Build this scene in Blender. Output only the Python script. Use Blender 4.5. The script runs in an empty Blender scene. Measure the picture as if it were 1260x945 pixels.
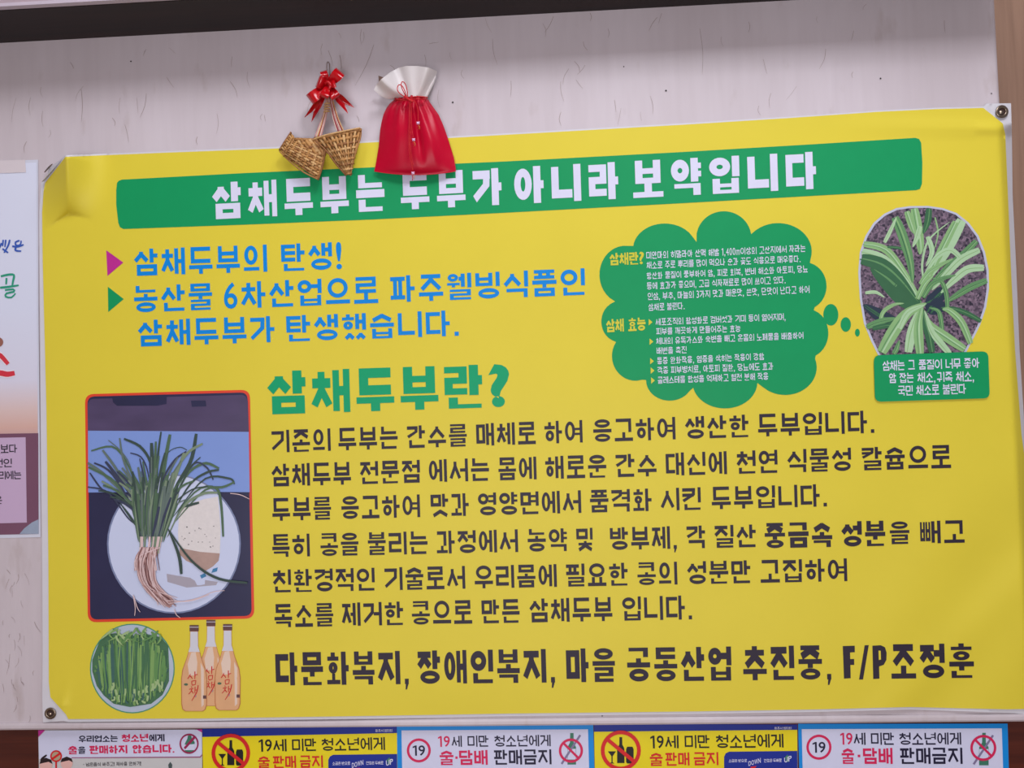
import bpy, bmesh, math, random
from mathutils import Vector, Matrix
from mathutils.geometry import delaunay_2d_cdt
rnd = random.Random(7)
PI = math.pi
C = bpy.context.scene.collection
S = bpy.context.scene

# ------------------------------------------------------------------ camera
F, IW, IH = 950.0, 1260.0, 945.0
YAW, PITCH, ROLL = -0.056387, 0.033316, -0.031546
CAM = Vector((0.0, -1.1833, 1.60))
fwd = Vector((math.sin(YAW) * math.cos(PITCH), math.cos(YAW) * math.cos(PITCH), math.sin(PITCH)))
r0 = Vector((math.cos(YAW), -math.sin(YAW), 0)); u0 = r0.cross(fwd)
RT = math.cos(ROLL) * r0 + math.sin(ROLL) * u0
UP = -math.sin(ROLL) * r0 + math.cos(ROLL) * u0
cd = bpy.data.cameras.new('camera'); cam = bpy.data.objects.new('camera', cd); C.objects.link(cam)
cd.sensor_fit = 'HORIZONTAL'; cd.sensor_width = 36; cd.lens = F / IW * 36; cd.clip_start = .01
cam.matrix_world = Matrix(((RT.x, UP.x, -fwd.x, CAM.x), (RT.y, UP.y, -fwd.y, CAM.y), (RT.z, UP.z, -fwd.z, CAM.z), (0, 0, 0, 1)))
S.camera = cam

# ------------------------------------------------------------------ world, lights, exposure
w = bpy.data.worlds.new('world'); S.world = w; w.use_nodes = True
w.node_tree.nodes['Background'].inputs[0].default_value = (.86, .82, .90, 1)
w.node_tree.nodes['Background'].inputs[1].default_value = .30
def area(name, loc, size, power, col, target, sy=None):
    l = bpy.data.lights.new(name, 'AREA'); l.energy = power; l.color = col; l.shape = 'RECTANGLE'
    l.size = size; l.size_y = sy or size
    o = bpy.data.objects.new(name, l); C.objects.link(o); o.location = loc
    o.rotation_euler = (Vector(target) - Vector(loc)).to_track_quat('-Z', 'Y').to_euler(); return o
area('ceiling_lamp_key', (.46, -1.30, 3.30), .28, 21.0, (.92, .93, 1.0), (.20, 0, 1.6), .55)
area('ceiling_lamp_near', (.56, -.74, 3.10), .30, 7.0, (.90, .92, 1.0), (.30, 0, 1.7), .45)
area('ceiling_lamp_left', (-.52, -.85, 3.0), .4, 5.5, (.92, .93, 1.0), (-.9, 0, 1.7), .4)
area('front_fill', (-.1, -2.3, 1.15), 1.8, 31.0, (.975, .95, .985), (0, 0, 1.0), .8)  # unseen fill light, added low in front to even out the lower part
S.view_settings.view_transform = 'Standard'; S.view_settings.look = 'None'
S.view_settings.exposure = -0.08; S.view_settings.gamma = 1.0; S.view_settings.use_curve_mapping = False

# ------------------------------------------------------------------ helpers
def P(px, py, d=0.0):
    """point of the photograph, d metres in front of the wall plane y = 0"""
    v = fwd + ((px - IW / 2) / F) * RT - ((py - IH / 2) / F) * UP
    return CAM + v * ((-d - CAM.y) / v.y)
def lin(c):
    return tuple(((x / 255) / 12.92 if x / 255 <= .04045 else ((x / 255 + .055) / 1.055) ** 2.4) for x in c) + (1.0,)
MATS = {}
def mat(name, col, rough=.55, spec=.4, sheen=0, noise=0, nscale=40, bump=0, bscale=200, metal=0, stretch=(1, 1, 1), trans=0, alpha=1):
    if name in MATS: return MATS[name]
    m = bpy.data.materials.new(name); m.use_nodes = True; MATS[name] = m
    nt = m.node_tree; b = nt.nodes['Principled BSDF']; N = nt.nodes.new; L = nt.links.new
    c = col if len(col) == 4 else lin(col)
    b.inputs['Base Color'].default_value = c; b.inputs['Roughness'].default_value = rough
    b.inputs['Specular IOR Level'].default_value = spec; b.inputs['Metallic'].default_value = metal
    if sheen: b.inputs['Sheen Weight'].default_value = sheen
    if trans: b.inputs['Transmission Weight'].default_value = trans
    tc = N('ShaderNodeTexCoord'); mp = N('ShaderNodeMapping'); mp.inputs['Scale'].default_value = stretch
    L(tc.outputs['Object'], mp.inputs['Vector'])
    nz = N('ShaderNodeTexNoise'); nz.inputs['Scale'].default_value = nscale; nz.inputs['Detail'].default_value = 4
    L(mp.outputs[0], nz.inputs['Vector'])
    mx = N('ShaderNodeMix'); mx.data_type = 'RGBA'; k = noise or .04
    mx.inputs[6].default_value = tuple(x * (1 - k) for x in c[:3]) + (1,)
    mx.inputs[7].default_value = tuple(min(1, x * (1 + k)) for x in c[:3]) + (1,)
    L(nz.outputs[0], mx.inputs[0]); L(mx.outputs[2], b.inputs['Base Color'])
    if bump:
        n2 = N('ShaderNodeTexNoise'); n2.inputs['Scale'].default_value = bscale; n2.inputs['Detail'].default_value = 3
        L(mp.outputs[0], n2.inputs['Vector'])
        bp = N('ShaderNodeBump'); bp.inputs['Strength'].default_value = bump; bp.inputs['Distance'].default_value = .002
        L(n2.outputs[0], bp.inputs['Height']); L(bp.outputs[0], b.inputs['Normal'])
    return m
class MB:
    """collects geometry and links it as one mesh object"""
    def __init__(s): s.v = []; s.f = []; s.m = []
    def add(s, vs, fs, mi=0):
        n = len(s.v); s.v += [tuple(x) for x in vs]
        for f in fs: s.f.append(tuple(i + n for i in f)); s.m.append(mi)
    def box(s, a, b, mi=0):
        (x0, y0, z0), (x1, y1, z1) = a, b
        s.add([(x0, y0, z0), (x1, y0, z0), (x1, y1, z0), (x0, y1, z0), (x0, y0, z1), (x1, y0, z1), (x1, y1, z1), (x0, y1, z1)],
              [(0, 3, 2, 1), (4, 5, 6, 7), (0, 1, 5, 4), (1, 2, 6, 5), (2, 3, 7, 6), (3, 0, 4, 7)], mi)
    def tube(s, pts, r, n=8, mi=0, flat=1.0, cap=True):
        pts = [Vector(p) for p in pts]; rings = []
        for i, p in enumerate(pts):
            t = (pts[min(i + 1, len(pts) - 1)] - pts[max(i - 1, 0)]).normalized()
            a = t.cross(Vector((0, 1, 0)))
            if a.length < .1: a = t.cross(Vector((1, 0, 0)))
            a.normalize(); b = a.cross(t)
            rr = r[i] if isinstance(r, (list, tuple)) else r
            rings += [p + a * math.cos(2 * PI * k / n) * rr + b * math.sin(2 * PI * k / n) * rr * flat for k in range(n)]
        fs = [(i * n + k, i * n + (k + 1) % n, (i + 1) * n + (k + 1) % n, (i + 1) * n + k) for i in range(len(pts) - 1) for k in range(n)]
        if cap: fs += [tuple(range(n))[::-1], tuple(range((len(pts) - 1) * n, len(pts) * n))]
        s.add(rings, fs, mi)
    def build(s, name, mats, parent=None, smooth=False, kind=None, label=None):
        me = bpy.data.meshes.new(name); me.from_pydata(s.v, [], s.f); me.update()
        for m in (mats if isinstance(mats, (list, tuple)) else [mats]): me.materials.append(m)
        me.polygons.foreach_set('material_index', s.m)
        if smooth: me.polygons.foreach_set('use_smooth', [True] * len(s.f))
        o = bpy.data.objects.new(name, me); C.objects.link(o)
        if parent is not None:
            o.parent = parent
            o.matrix_parent_inverse = Matrix.Translation(-(parent.matrix_parent_inverse @ parent.location + (parent.parent.location if parent.parent else Vector())))
        if kind: o['kind'] = kind
        if label: o['label'] = label
        return o
def thing(name, label, cat, loc=(0, 0, 0), group=None):
    o = bpy.data.objects.new(name, None); o.empty_display_size = .05; C.objects.link(o); o.location = loc
    o['label'] = label; o['category'] = cat
    if group: o['group'] = group
    return o
def lerp(a, b, t): return a + (b - a) * t
def interp(tab, x):
    if x <= tab[0][0]: return tab[0][1]
    for (a, va), (b, vb) in zip(tab, tab[1:]):
        if x <= b: return va + (vb - va) * (x - a) / (b - a)
    return tab[-1][1]
# a sheet with an outline, filled with a grid so that it can follow the cloth
def sheet(mb, outline, depth, step=0, mi=0, dense=()):
    n = len(outline); co = [Vector(p) for p in outline]; ed = []
    if step:
        co2 = []
        for i in range(n):
            a, b = co[i], co[(i + 1) % n]; k = max(1, int((b - a).length / step))
            co2 += [a.lerp(b, j / k) for j in range(k)]
        co = co2; n = len(co)
    ed = [(i, (i + 1) % n) for i in range(n)]
    if step:
        xs = [c.x for c in co]; ys = [c.y for c in co]
        x = math.ceil(min(xs) / step) * step
        while x < max(xs):
            y = math.ceil(min(ys) / step) * step
            while y < max(ys): co.append(Vector((x + .013, y + .017))); y += step
            x += step
    for (xa, ya, xb, yb, st) in dense:
        for i in range(int((xb - xa) / st)):
            for j in range(int((yb - ya) / st)): co.append(Vector((xa + i * st + .21, ya + j * st + .11)))
    vs, _, fs, *_ = delaunay_2d_cdt(co, ed, [], 1, 1e-4)
    V = [P(v.x, v.y, depth(v.x, v.y)) for v in vs]; out = []
    for f in fs:
        a, b, c = (vs[i] for i in f[:3])
        out.append(tuple(f)[::-1] if (b - a).cross(c - a) < 0 else tuple(f))
    # photograph y runs down, so clockwise there faces the viewer
    out = [tuple(f)[::-1] for f in out]
    mb.add(V, out, mi)
def rrect(q, r, k=5):
    """rounded quad, q = TL, TR, BR, BL"""
    out = []; q = [Vector(p) for p in q]
    for i in range(4):
        c = q[i]; a = (q[i - 1] - c).normalized() * r; b = (q[(i + 1) % 4] - c).normalized() * r
        for j in range(k + 1):
            t = j / k; out.append(c + a * (1 - t) ** 2 + b * t ** 2)
    return out
def ell(cx, cy, rx, ry, n=36): return [(cx + rx * math.cos(2 * PI * k / n), cy + ry * math.sin(2 * PI * k / n)) for k in range(n)]

# ------------------------------------------------------------------ lettering: Hangul syllables put together from strokes
INI = 'ㄱㄲㄴㄷㄸㄹㅁㅂㅃㅅㅆㅇㅈㅉㅊㅋㅌㅍㅎ'
VOW = 'ㅏㅐㅑㅒㅓㅔㅕㅖㅗㅘㅙㅚㅛㅜㅝㅞㅟㅠㅡㅢㅣ'
FIN = ['', 'ㄱ', 'ㄲ', 'ㄱㅅ', 'ㄴ', 'ㄴㅈ', 'ㄴㅎ', 'ㄷ', 'ㄹ', 'ㄹㄱ', 'ㄹㅁ', 'ㄹㅂ', 'ㄹㅅ', 'ㄹㅌ', 'ㄹㅍ', 'ㄹㅎ', 'ㅁ', 'ㅂ', 'ㅂㅅ', 'ㅅ', 'ㅆ', 'ㅇ', 'ㅈ', 'ㅊ', 'ㅋ', 'ㅌ', 'ㅍ', 'ㅎ']
DBL = {'ㄲ': 'ㄱㄱ', 'ㄸ': 'ㄷㄷ', 'ㅃ': 'ㅂㅂ', 'ㅆ': 'ㅅㅅ', 'ㅉ': 'ㅈㅈ'}
CPX = {'ㄱ': 1.3, 'ㄴ': 1.2, 'ㄷ': 2, 'ㄹ': 3, 'ㅁ': 2, 'ㅂ': 2.1, 'ㅅ': 1.7, 'ㅇ': 2.1, 'ㅈ': 2.2, 'ㅊ': 2.8, 'ㅋ': 2.7, 'ㅌ': 2.8, 'ㅍ': 2, 'ㅎ': 3.2}
COMB = {'ㅘ': 'ㅗㅏ', 'ㅙ': 'ㅗㅐ', 'ㅚ': 'ㅗㅣ', 'ㅝ': 'ㅜㅓ', 'ㅞ': 'ㅜㅔ', 'ㅟ': 'ㅜㅣ', 'ㅢ': 'ㅡㅣ'}
def jamo(out, j, box, t, slant=False):
    if len(j) == 2 or j in DBL:
        j = DBL.get(j, j); x0, y0, x1, y1 = box; g = .05 * (x1 - x0) / .8; m = (x0 + x1) / 2
        jamo(out, j[0], (x0, y0, m - g / 2, y1), t, slant); jamo(out, j[1], (m + g / 2, y0, x1, y1), t, slant); return
    x0, y0, x1, y1 = box; W = x1 - x0; H = y1 - y0
    nb = {'ㄹ': 3, 'ㅌ': 3, 'ㅎ': 3.4, 'ㅊ': 2.6, 'ㅂ': 2.85, 'ㅋ': 3.0}.get(j, 2); nv = {'ㅍ': 2.6}.get(j, 2)
    th = min(t, H / (2 * nb - 1) * 1.22) * .93; tv = min(t, W / (2 * nv - 1) * 1.1)
    X = lambda u: x0 + tv / 2 + u * (W - tv); Y = lambda v: y0 + th / 2 + v * (H - th)
    def Hb(a, b, v): out.append([(X(a) - tv / 2, Y(v) - th / 2), (X(b) + tv / 2, Y(v) - th / 2), (X(b) + tv / 2, Y(v) + th / 2), (X(a) - tv / 2, Y(v) + th / 2)])
    def Vb(u, a, b): out.append([(X(u) - tv / 2, Y(a) - th / 2), (X(u) + tv / 2, Y(a) - th / 2), (X(u) + tv / 2, Y(b) + th / 2), (X(u) - tv / 2, Y(b) + th / 2)])
    def Dg(ax, ay, bx, by, k=1.0):          # from top (a) to bottom (b), cut square to the stroke
        a = Vector((ax, ay)); b = Vector((bx, by)); n = (b - a).normalized(); n = Vector((-n.y, n.x)) * min(tv, t) * k / 2
        out.append([tuple(a - n), tuple(b - n), tuple(b + n), tuple(a + n)])
    def legs(top):
        yt = Y(top); xm = (x0 + x1) / 2; yb = y0 + th * .30; k = tv * .52
        ym = lerp(yb, yt, .52)
        out.append([(xm - tv / 2, yt), (xm - tv / 2, lerp(yb, yt, .66)), (xm + tv / 2, lerp(yb, yt, .66)), (xm + tv / 2, yt)][::-1])
        Dg(xm + tv * .12, lerp(yb, yt, .78), x0 + k * .55, yb, 1.0)
        Dg(xm - tv * .12, lerp(yb, yt, .78), x1 - k * .55, yb, 1.0)
    def ring(cx, cy, rx, ry):
        n = 22; ti = min(tv, rx * .9); tj = min(th, ry * .8); vs = []
        for k in range(n):
            a = 2 * PI * k / n; vs.append((cx + rx * math.cos(a), cy + ry * math.sin(a), cx + (rx - ti) * math.cos(a), cy + (ry - tj) * math.sin(a)))
        out.append(('ring', vs))
    if j == 'ㄱ':
        Hb(0, 1, 1)
        if slant:
            a = (X(1), Y(1) + th / 2)
            xm = lerp(x0, x1, .86)
            out.append([(X(1) - tv / 2, Y(1) + th / 2), (X(1) - tv * .62, lerp(y0, y1, .55)), (X(1) + tv * .40, lerp(y0, y1, .50)), (X(1) + tv / 2, Y(1) + th / 2)])
            out.append([(X(1) - tv * .62, lerp(y0, y1, .58)), (x0, y0 + th * .75), (x0 + tv * .55, y0), (X(1) + tv * .42, lerp(y0, y1, .50))])
        else: Vb(1, 0, 1)
    elif j == 'ㄴ': Vb(0, 0, 1); Hb(0, 1, 0)
    elif j == 'ㄷ': Hb(0, 1, 1); Vb(0, 0, 1); Hb(0, 1, 0)
    elif j == 'ㄹ': Hb(0, 1, 1); Vb(1, .5, 1); Hb(0, 1, .5); Vb(0, 0, .5); Hb(0, 1, 0)
    elif j == 'ㅁ': Hb(0, 1, 1); Vb(1, 0, 1); Vb(0, 0, 1); Hb(0, 1, 0)
    elif j == 'ㅂ': Vb(0, 0, 1); Vb(1, 0, 1); Hb(0, 1, .55); Hb(0, 1, 0)
    elif j == 'ㅅ': legs(1)
    elif j == 'ㅈ': Hb(.03, .97, 1); legs(1)
    elif j == 'ㅊ': Vb(.5, .8, 1); Hb(.03, .97, .76); legs(.76)
    elif j == 'ㅋ':
        if slant: jamo(out, 'ㄱ', box, min(t, th * 1.25), True); Hb(0, .85, .50)
        else: Hb(0, 1, 1); Vb(1, 0, 1); Hb(0, 1, .5)
    elif j == 'ㅌ': Hb(0, 1, 1); Hb(0, 1, .5); Hb(0, 1, 0); Vb(0, 0, 1)
    elif j == 'ㅍ': Hb(0, 1, 1); Hb(0, 1, 0); Vb(.26, 0, 1); Vb(.74, 0, 1)
    elif j == 'ㅎ':
        Vb(.5, .86, 1); Hb(0, 1, .76); hh = (H - th) * .76 - th / 2 + th * .15
        ring((x0 + x1) / 2, y0 + hh / 2, W * .40, hh / 2)
    elif j == 'ㅇ': ring((x0 + x1) / 2, (y0 + y1) / 2, W / 2, H / 2)
def rect(out, x0, y0, x1, y1): out.append([(x0, y0), (x1, y0), (x1, y1), (x0, y1)])
def vowel_v(out, v, x0, x1, y0, y1, t, yj):
    """upright vowels, yj = height where the short stroke joins"""
    s = t * .62 if v in 'ㅑㅕㅖㅒ' else t * .88
    js = [yj - .11, yj + .11] if v in 'ㅑㅕㅖㅒ' else [yj]
    if v in 'ㅐㅔㅒㅖ': t = min(t, (x1 - x0) / (2.6 if v in 'ㅐㅒ' else 3.0))
    if v in 'ㅏㅑ':
        rect(out, x0, y0, x0 + t, y1)
        for q in js: rect(out, x0 + t, q - s / 2, x1, q + s / 2)
    elif v in 'ㅐㅒ':
        rect(out, x0, y0 + .03, x0 + t, y1 - .02); rect(out, x1 - t, y0, x1, y1)
        for q in js: rect(out, x0 + t, q - s / 2, x1 - t, q + s / 2)
    elif v in 'ㅓㅕ':
        rect(out, x1 - t, y0, x1, y1)
        for q in js: rect(out, x0, q - s / 2, x1 - t, q + s / 2)
    elif v in 'ㅔㅖ':
        rect(out, x1 - t, y0, x1, y1); xm = x1 - t * 1.62; rect(out, xm - t, y0 + .03, xm, y1 - .02)
        for q in js: rect(out, x0, q - s / 2, xm - t, q + s / 2)
    elif v == 'ㅣ': rect(out, x1 - t, y0, x1, y1)
def vowel_h(out, v, x0, x1, y0, y1, t, dense):
    b = min(t, .16) * .93 if not dense else min(t * .93, max(.05, (y1 - y0) * (.55 if v != 'ㅡ' else .9)))
    if v in 'ㅗㅛ':
        rect(out, x0, y0, x1, y0 + b)
        for c in ([.5] if v == 'ㅗ' else [.3, .7]): q = lerp(x0, x1, c); rect(out, q - t / 2, y0 + b, q + t / 2, y1)
    elif v in 'ㅜㅠ':
        rect(out, x0, y1 - b, x1, y1)
        for c in ([.5] if v == 'ㅜ' else [.3, .7]): q = lerp(x0, x1, c); rect(out, q - t / 2, y0, q + t / 2, y1 - b)
    elif v == 'ㅡ': m = (y0 + y1) / 2; rect(out, x0, m - b / 2, x1, m + b / 2)
def syllable(ch, t):
    out = []; k = ord(ch) - 0xAC00; i = INI[k // 588]; v = VOW[k % 588 // 28]; f = FIN[k % 28]
    g = .065 if t < .19 else .045
    ci = CPX.get((DBL.get(i) or i)[0], 2) + .5
    cf = max(CPX[c] for c in (DBL.get(f) or f)) + .35 if f else 0
    if v in 'ㅏㅐㅑㅒㅓㅔㅕㅖㅣ':
        xi = {'ㅣ': .70, 'ㅐ': .50, 'ㅔ': .50, 'ㅒ': .5, 'ㅖ': .5, 'ㅓ': .60, 'ㅕ': .60}.get(v, .60)
        y0 = 0
        if f:
            hf = (1 - g) * cf / (cf + ci + .75); hf = max(.24, min(.42, hf)); y0 = hf + g
            jamo(out, f, (.10, 0, .97, hf), t)
        bt = t * .15 if not f else 0
        jamo(out, i, (0, y0 + (.10 if not f else .02), xi - (0 if v not in 'ㅓㅔㅕㅖ' else .02), .97 if f else .95), t, slant=True)
        if v in 'ㅓㅔㅕㅖ': x0v = xi - .04
        else: x0v = xi + .05
        if v in 'ㅏㅑ': x0v = min(xi + .06, 1 - t - .10)
        if v == 'ㅐ': x0v = xi + .05
        vowel_v(out, v, x0v, 1, y0 - (.0 if f else 0), 1, t, lerp(y0, 1, .50))
    elif v in 'ㅗㅛㅜㅠㅡ':
        cv = {'ㅡ': 1.15}.get(v, 1.75)
        if f:
            T = ci + cv + cf; A = 1 - 2 * g * .8; hi, hv, hf = A * ci / T, A * cv / T, A * cf / T
            jamo(out, f, (.08, 0, .92, hf), t)
            vowel_h(out, v, 0, 1, hf + g * (.8 if v not in 'ㅜㅠ' else .25), hf + g * .8 + hv, t, True)
            jamo(out, i, (.08, 1 - hi, .92, 1), t)
        else:
            hv = {'ㅡ': .13}.get(v, .33); hi = 1 - hv - g - (.06 if v == 'ㅡ' else 0)
            if v in 'ㅗㅛ': hi += .0
            y = .04 if v == 'ㅡ' else 0
            vowel_h(out, v, 0, 1, y, y + hv + (g if v in 'ㅗㅛ' else 0), t, False)
            jamo(out, i, (.08, 1 - hi, .92, 1), t)
    else:
        a, b = COMB[v]; y0 = 0; xi = .60 if b == 'ㅣ' else .54
        if b in 'ㅔㅐ': xi = .46
        if f:
            hf = (1 - g) * cf / (cf + ci + 1.5 + .6); y0 = hf + g; jamo(out, f, (.10, 0, .97, hf), t)
        hv = (1 - y0) * (.34 if a != 'ㅡ' else .22) ; tt = t if not f else t * .85
        vowel_h(out, a, 0, xi + .06, y0 + .02, y0 + hv, min(tt, .14), bool(f))
        jamo(out, i, (.03, y0 + hv + (g * .8 if a != 'ㅗ' else 0), xi, .98), tt)
        x0v = {'ㅏ': min(xi + .12, 1 - t - .1), 'ㅣ': .8, 'ㅐ': xi + .12, 'ㅔ': xi + .02, 'ㅓ': xi + .04}[b]
        vowel_v(out, b, x0v, 1, y0, 1, t, lerp(y0, 1, .62 if b in 'ㅔㅓ' else .5))
    return out
# Latin letters, digits and marks come from Blender's own built-in font
_tc = bpy.data.curves.new('text', 'FONT'); _to = bpy.data.objects.new('text', _tc); C.objects.link(_to); _cache = {}
def latin(ch, off):
    if (ch, off) in _cache: return _cache[(ch, off)]
    _tc.body = ch; _tc.offset = off; _tc.resolution_u = 4
    dg = bpy.context.evaluated_depsgraph_get(); dg.update()
    me = bpy.data.meshes.new_from_object(_to.evaluated_get(dg))
    v = [(a.co.x, a.co.y) for a in me.vertices]; f = [tuple(p.vertices) for p in me.polygons]
    bpy.data.meshes.remove(me)
    x0 = min(a for a, _ in v); x1 = max(a for a, _ in v); y0 = min(b for _, b in v); y1 = max(b for _, b in v)
    r = ([((a - x0) / (x1 - x0), (b - y0) / (y1 - y0)) for a, b in v], f); _cache[(ch, off)] = r; return r
CW = {'1': .36, '6': .56, '9': .52, '0': .52, '3': .52, '4': .55, 'm': .75, ',': .22, '.': .22, '!': .24, '?': .55, 'F': .45, 'P': .62, '/': .5, '·': .3, ' ': .42, '"': .3, '•': .3, 'D': .7, 'O': .75, 'W': .95, 'N': .7, 'U': .7}
def glyph_layout(txt, gap):
    pos = []; x = 0
    for ch in txt:
        wd = CW.get(ch, 1.0)
        pos.append((ch, x, wd)); x += wd + (gap if ch != ' ' else 0)
    return pos, x - gap
def words(mb, items, y, depth, t=.15, gap=.22, mi=0, off=.012):
    """items = [(text, x0, x1)], y = (xa, top_a, bottom_a, xb, top_b, bottom_b) in photograph points"""
    xa, ta, ba, xb, tb, bb = y
    def M(x, v, e):
        k = (x - xa) / (xb - xa); top = ta + (tb - ta) * k; bot = ba + (bb - ba) * k
        py = bot + (top - bot) * v; px = x + (v - .5) * (bot - top) * -.03
        return P(px, py, depth(px, py) + e)
    for txt, x0, x1 in items:
        lay, tot = glyph_layout(txt, gap); sc = (x1 - x0) / tot
        for ch, gx, wd in lay:
            gx0 = x0 + gx * sc; gw = wd * sc
            if ch == ' ': continue
            if 0xAC00 <= ord(ch) <= 0xD7A3:
                for n, pr in enumerate(syllable(ch, t)):
                    e = n * 1.6e-5
                    if pr[0] == 'ring':
                        vs = pr[1]; k = len(vs); V = []
                        for a, b, c, d in vs: V += [M(gx0 + a * gw, b, e), M(gx0 + c * gw, d, e)]
                        mb.add(V, [(2 * q, 2 * ((q + 1) % k), 2 * ((q + 1) % k) + 1, 2 * q + 1) for q in range(k)], mi)
                    else:
                        ar = sum(pr[q][0] * pr[(q + 1) % 4][1] - pr[(q + 1) % 4][0] * pr[q][1] for q in range(4))
                        if ar < 0: pr = pr[::-1]
                        mb.add([M(gx0 + a * gw, b, e) for a, b in pr], [(0, 1, 2, 3)], mi)
            else:
                if ch in '.,·•':
                    h = .16; b0 = {'.': 0, ',': 0, '·': .42, '•': .42}[ch]; a1 = .9
                    mb.add([M(gx0 + a * gw, b, 0) for a, b in ((.1, b0), (a1, b0), (a1, b0 + h), (.1, b0 + h))], [(0, 1, 2, 3)], mi)
                    if ch == ',': mb.add([M(gx0 + a * gw, b, 2e-5) for a, b in ((.2, -.16), (.5, -.16), (a1, .04), (.3, .04))], [(0, 1, 2, 3)], mi)
                elif ch == '1':
                    mb.add([M(gx0 + a * gw, b, 0) for a, b in ((.5, 0), (.9, 0), (.9, 1), (.5, 1))], [(0, 1, 2, 3)], mi)
                    mb.add([M(gx0 + a * gw, b, 2e-5) for a, b in ((0, .74), (0, .88), (.55, 1), (.55, .84))], [(0, 3, 2, 1)][::1], mi)
                else:
                    v, f = latin(ch, off); y1 = .72 if ch == 'm' else 1.0
                    mb.add([M(gx0 + a * gw, b * y1, 0) for a, b in v], f, mi)
def ribbon(mb, pts, wd, depth, e, mi=0, n=10, tip=.05):
    """flat tapered blade along a smooth line through pts (photograph points)"""
    q = []
    for i in range(n + 1):
        t = i / n; m = len(pts) - 1; s = min(int(t * m), m - 1); u = t * m - s
        p0, p1, p2, p3 = pts[max(s - 1, 0)], pts[s], pts[s + 1], pts[min(s + 2, m)]
        q.append(Vector([.5 * (2 * p1[k] + (p2[k] - p0[k]) * u + (2 * p0[k] - 5 * p1[k] + 4 * p2[k] - p3[k]) * u * u + (3 * p1[k] - p0[k] - 3 * p2[k] + p3[k]) * u ** 3) for k in (0, 1)]))
    V = []
    for i, c in enumerate(q):
        d = (q[min(i + 1, n)] - q[max(i - 1, 0)]).normalized(); nn = Vector((-d.y, d.x)); t = i / n
        h = wd / 2 * (tip + (1 - tip) * math.sin(PI * (.22 + .78 * t)) ** .8) if tip < .9 else wd / 2
        for s in (-1, 1): c2 = c + nn * h * s; V.append(P(c2.x, c2.y, depth(c2.x, c2.y) + e))
    mb.add(V, [(2 * i, 2 * i + 2, 2 * i + 3, 2 * i + 1) for i in range(n)][::1], mi)
def poly(mb, pts, depth, e, mi=0):
    sheet(mb, pts, lambda x, y: depth(x, y) + e, 0, mi)
def ringpx(mb, cx, cy, r, wd, depth, e, mi=0, n=32, ry=None):
    V = []; k2 = (ry or r) / r
    for k in range(n):
        a = 2 * PI * k / n
        for q in (r, r - wd):
            x, y = cx + q * math.cos(a), cy - q * k2 * math.sin(a); V.append(P(x, y, depth(x, y) + e))
    mb.add(V, [(2 * k, 2 * ((k + 1) % n), 2 * ((k + 1) % n) + 1, 2 * k + 1) for k in range(n)], mi)

# ------------------------------------------------------------------ materials
def wallpaper():
    m = bpy.data.materials.new('wallpaper'); m.use_nodes = True; nt = m.node_tree; N = nt.nodes.new; L = nt.links.new
    b = nt.nodes['Principled BSDF']; b.inputs['Roughness'].default_value = .42; b.inputs['Specular IOR Level'].default_value = .45
    tc = N('ShaderNodeTexCoord')
    def nz(scale, st, det=5):
        mp = N('ShaderNodeMapping'); mp.inputs['Scale'].default_value = st; L(tc.outputs['Object'], mp.inputs['Vector'])
        n = N('ShaderNodeTexNoise'); n.inputs['Scale'].default_value = scale; n.inputs['Detail'].default_value = det; L(mp.outputs[0], n.inputs['Vector']); return n
    n1 = nz(3.0, (1, 1, .5)); n2 = nz(70, (1, 1, .10)); n3 = nz(26, (1, 1, .35), 6)
    r1 = N('ShaderNodeValToRGB'); r1.color_ramp.elements[0].position = .3; r1.color_ramp.elements[1].position = .72
    r1.color_ramp.elements[0].color = lin((194, 183, 187)); r1.color_ramp.elements[1].color = lin((211, 201, 207)); L(n1.outputs[0], r1.inputs[0])
    r2 = N('ShaderNodeValToRGB'); r2.color_ramp.elements[0].position = .25; r2.color_ramp.elements[1].position = .7
    r2.color_ramp.elements[0].color = (.94, .93, .93, 1); r2.color_ramp.elements[1].color = (1, 1, 1, 1); L(n2.outputs[0], r2.inputs[0])
    mx = N('ShaderNodeMix'); mx.data_type = 'RGBA'; mx.blend_type = 'MULTIPLY'; mx.inputs[0].default_value = 1; L(r1.outputs[0], mx.inputs[6]); L(r2.outputs[0], mx.inputs[7])
    r3 = N('ShaderNodeValToRGB'); r3.color_ramp.elements[0].position = .28; r3.color_ramp.elements[1].position = .40
    r3.color_ramp.elements[0].color = (.86, .83, .80, 1); r3.color_ramp.elements[1].color = (1, 1, 1, 1); L(n3.outputs[0], r3.inputs[0])
    m2 = N('ShaderNodeMix'); m2.data_type = 'RGBA'; m2.blend_type = 'MULTIPLY'; m2.inputs[0].default_value = 1; L(mx.outputs[2], m2.inputs[6]); L(r3.outputs[0], m2.inputs[7])
    L(m2.outputs[2], b.inputs['Base Color'])
    bp = N('ShaderNodeBump'); bp.inputs['Strength'].default_value = .12; bp.inputs['Distance'].default_value = .002; L(n2.outputs[0], bp.inputs['Height']); L(bp.outputs[0], b.inputs['Normal'])
    return m
M_wall = wallpaper()
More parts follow.
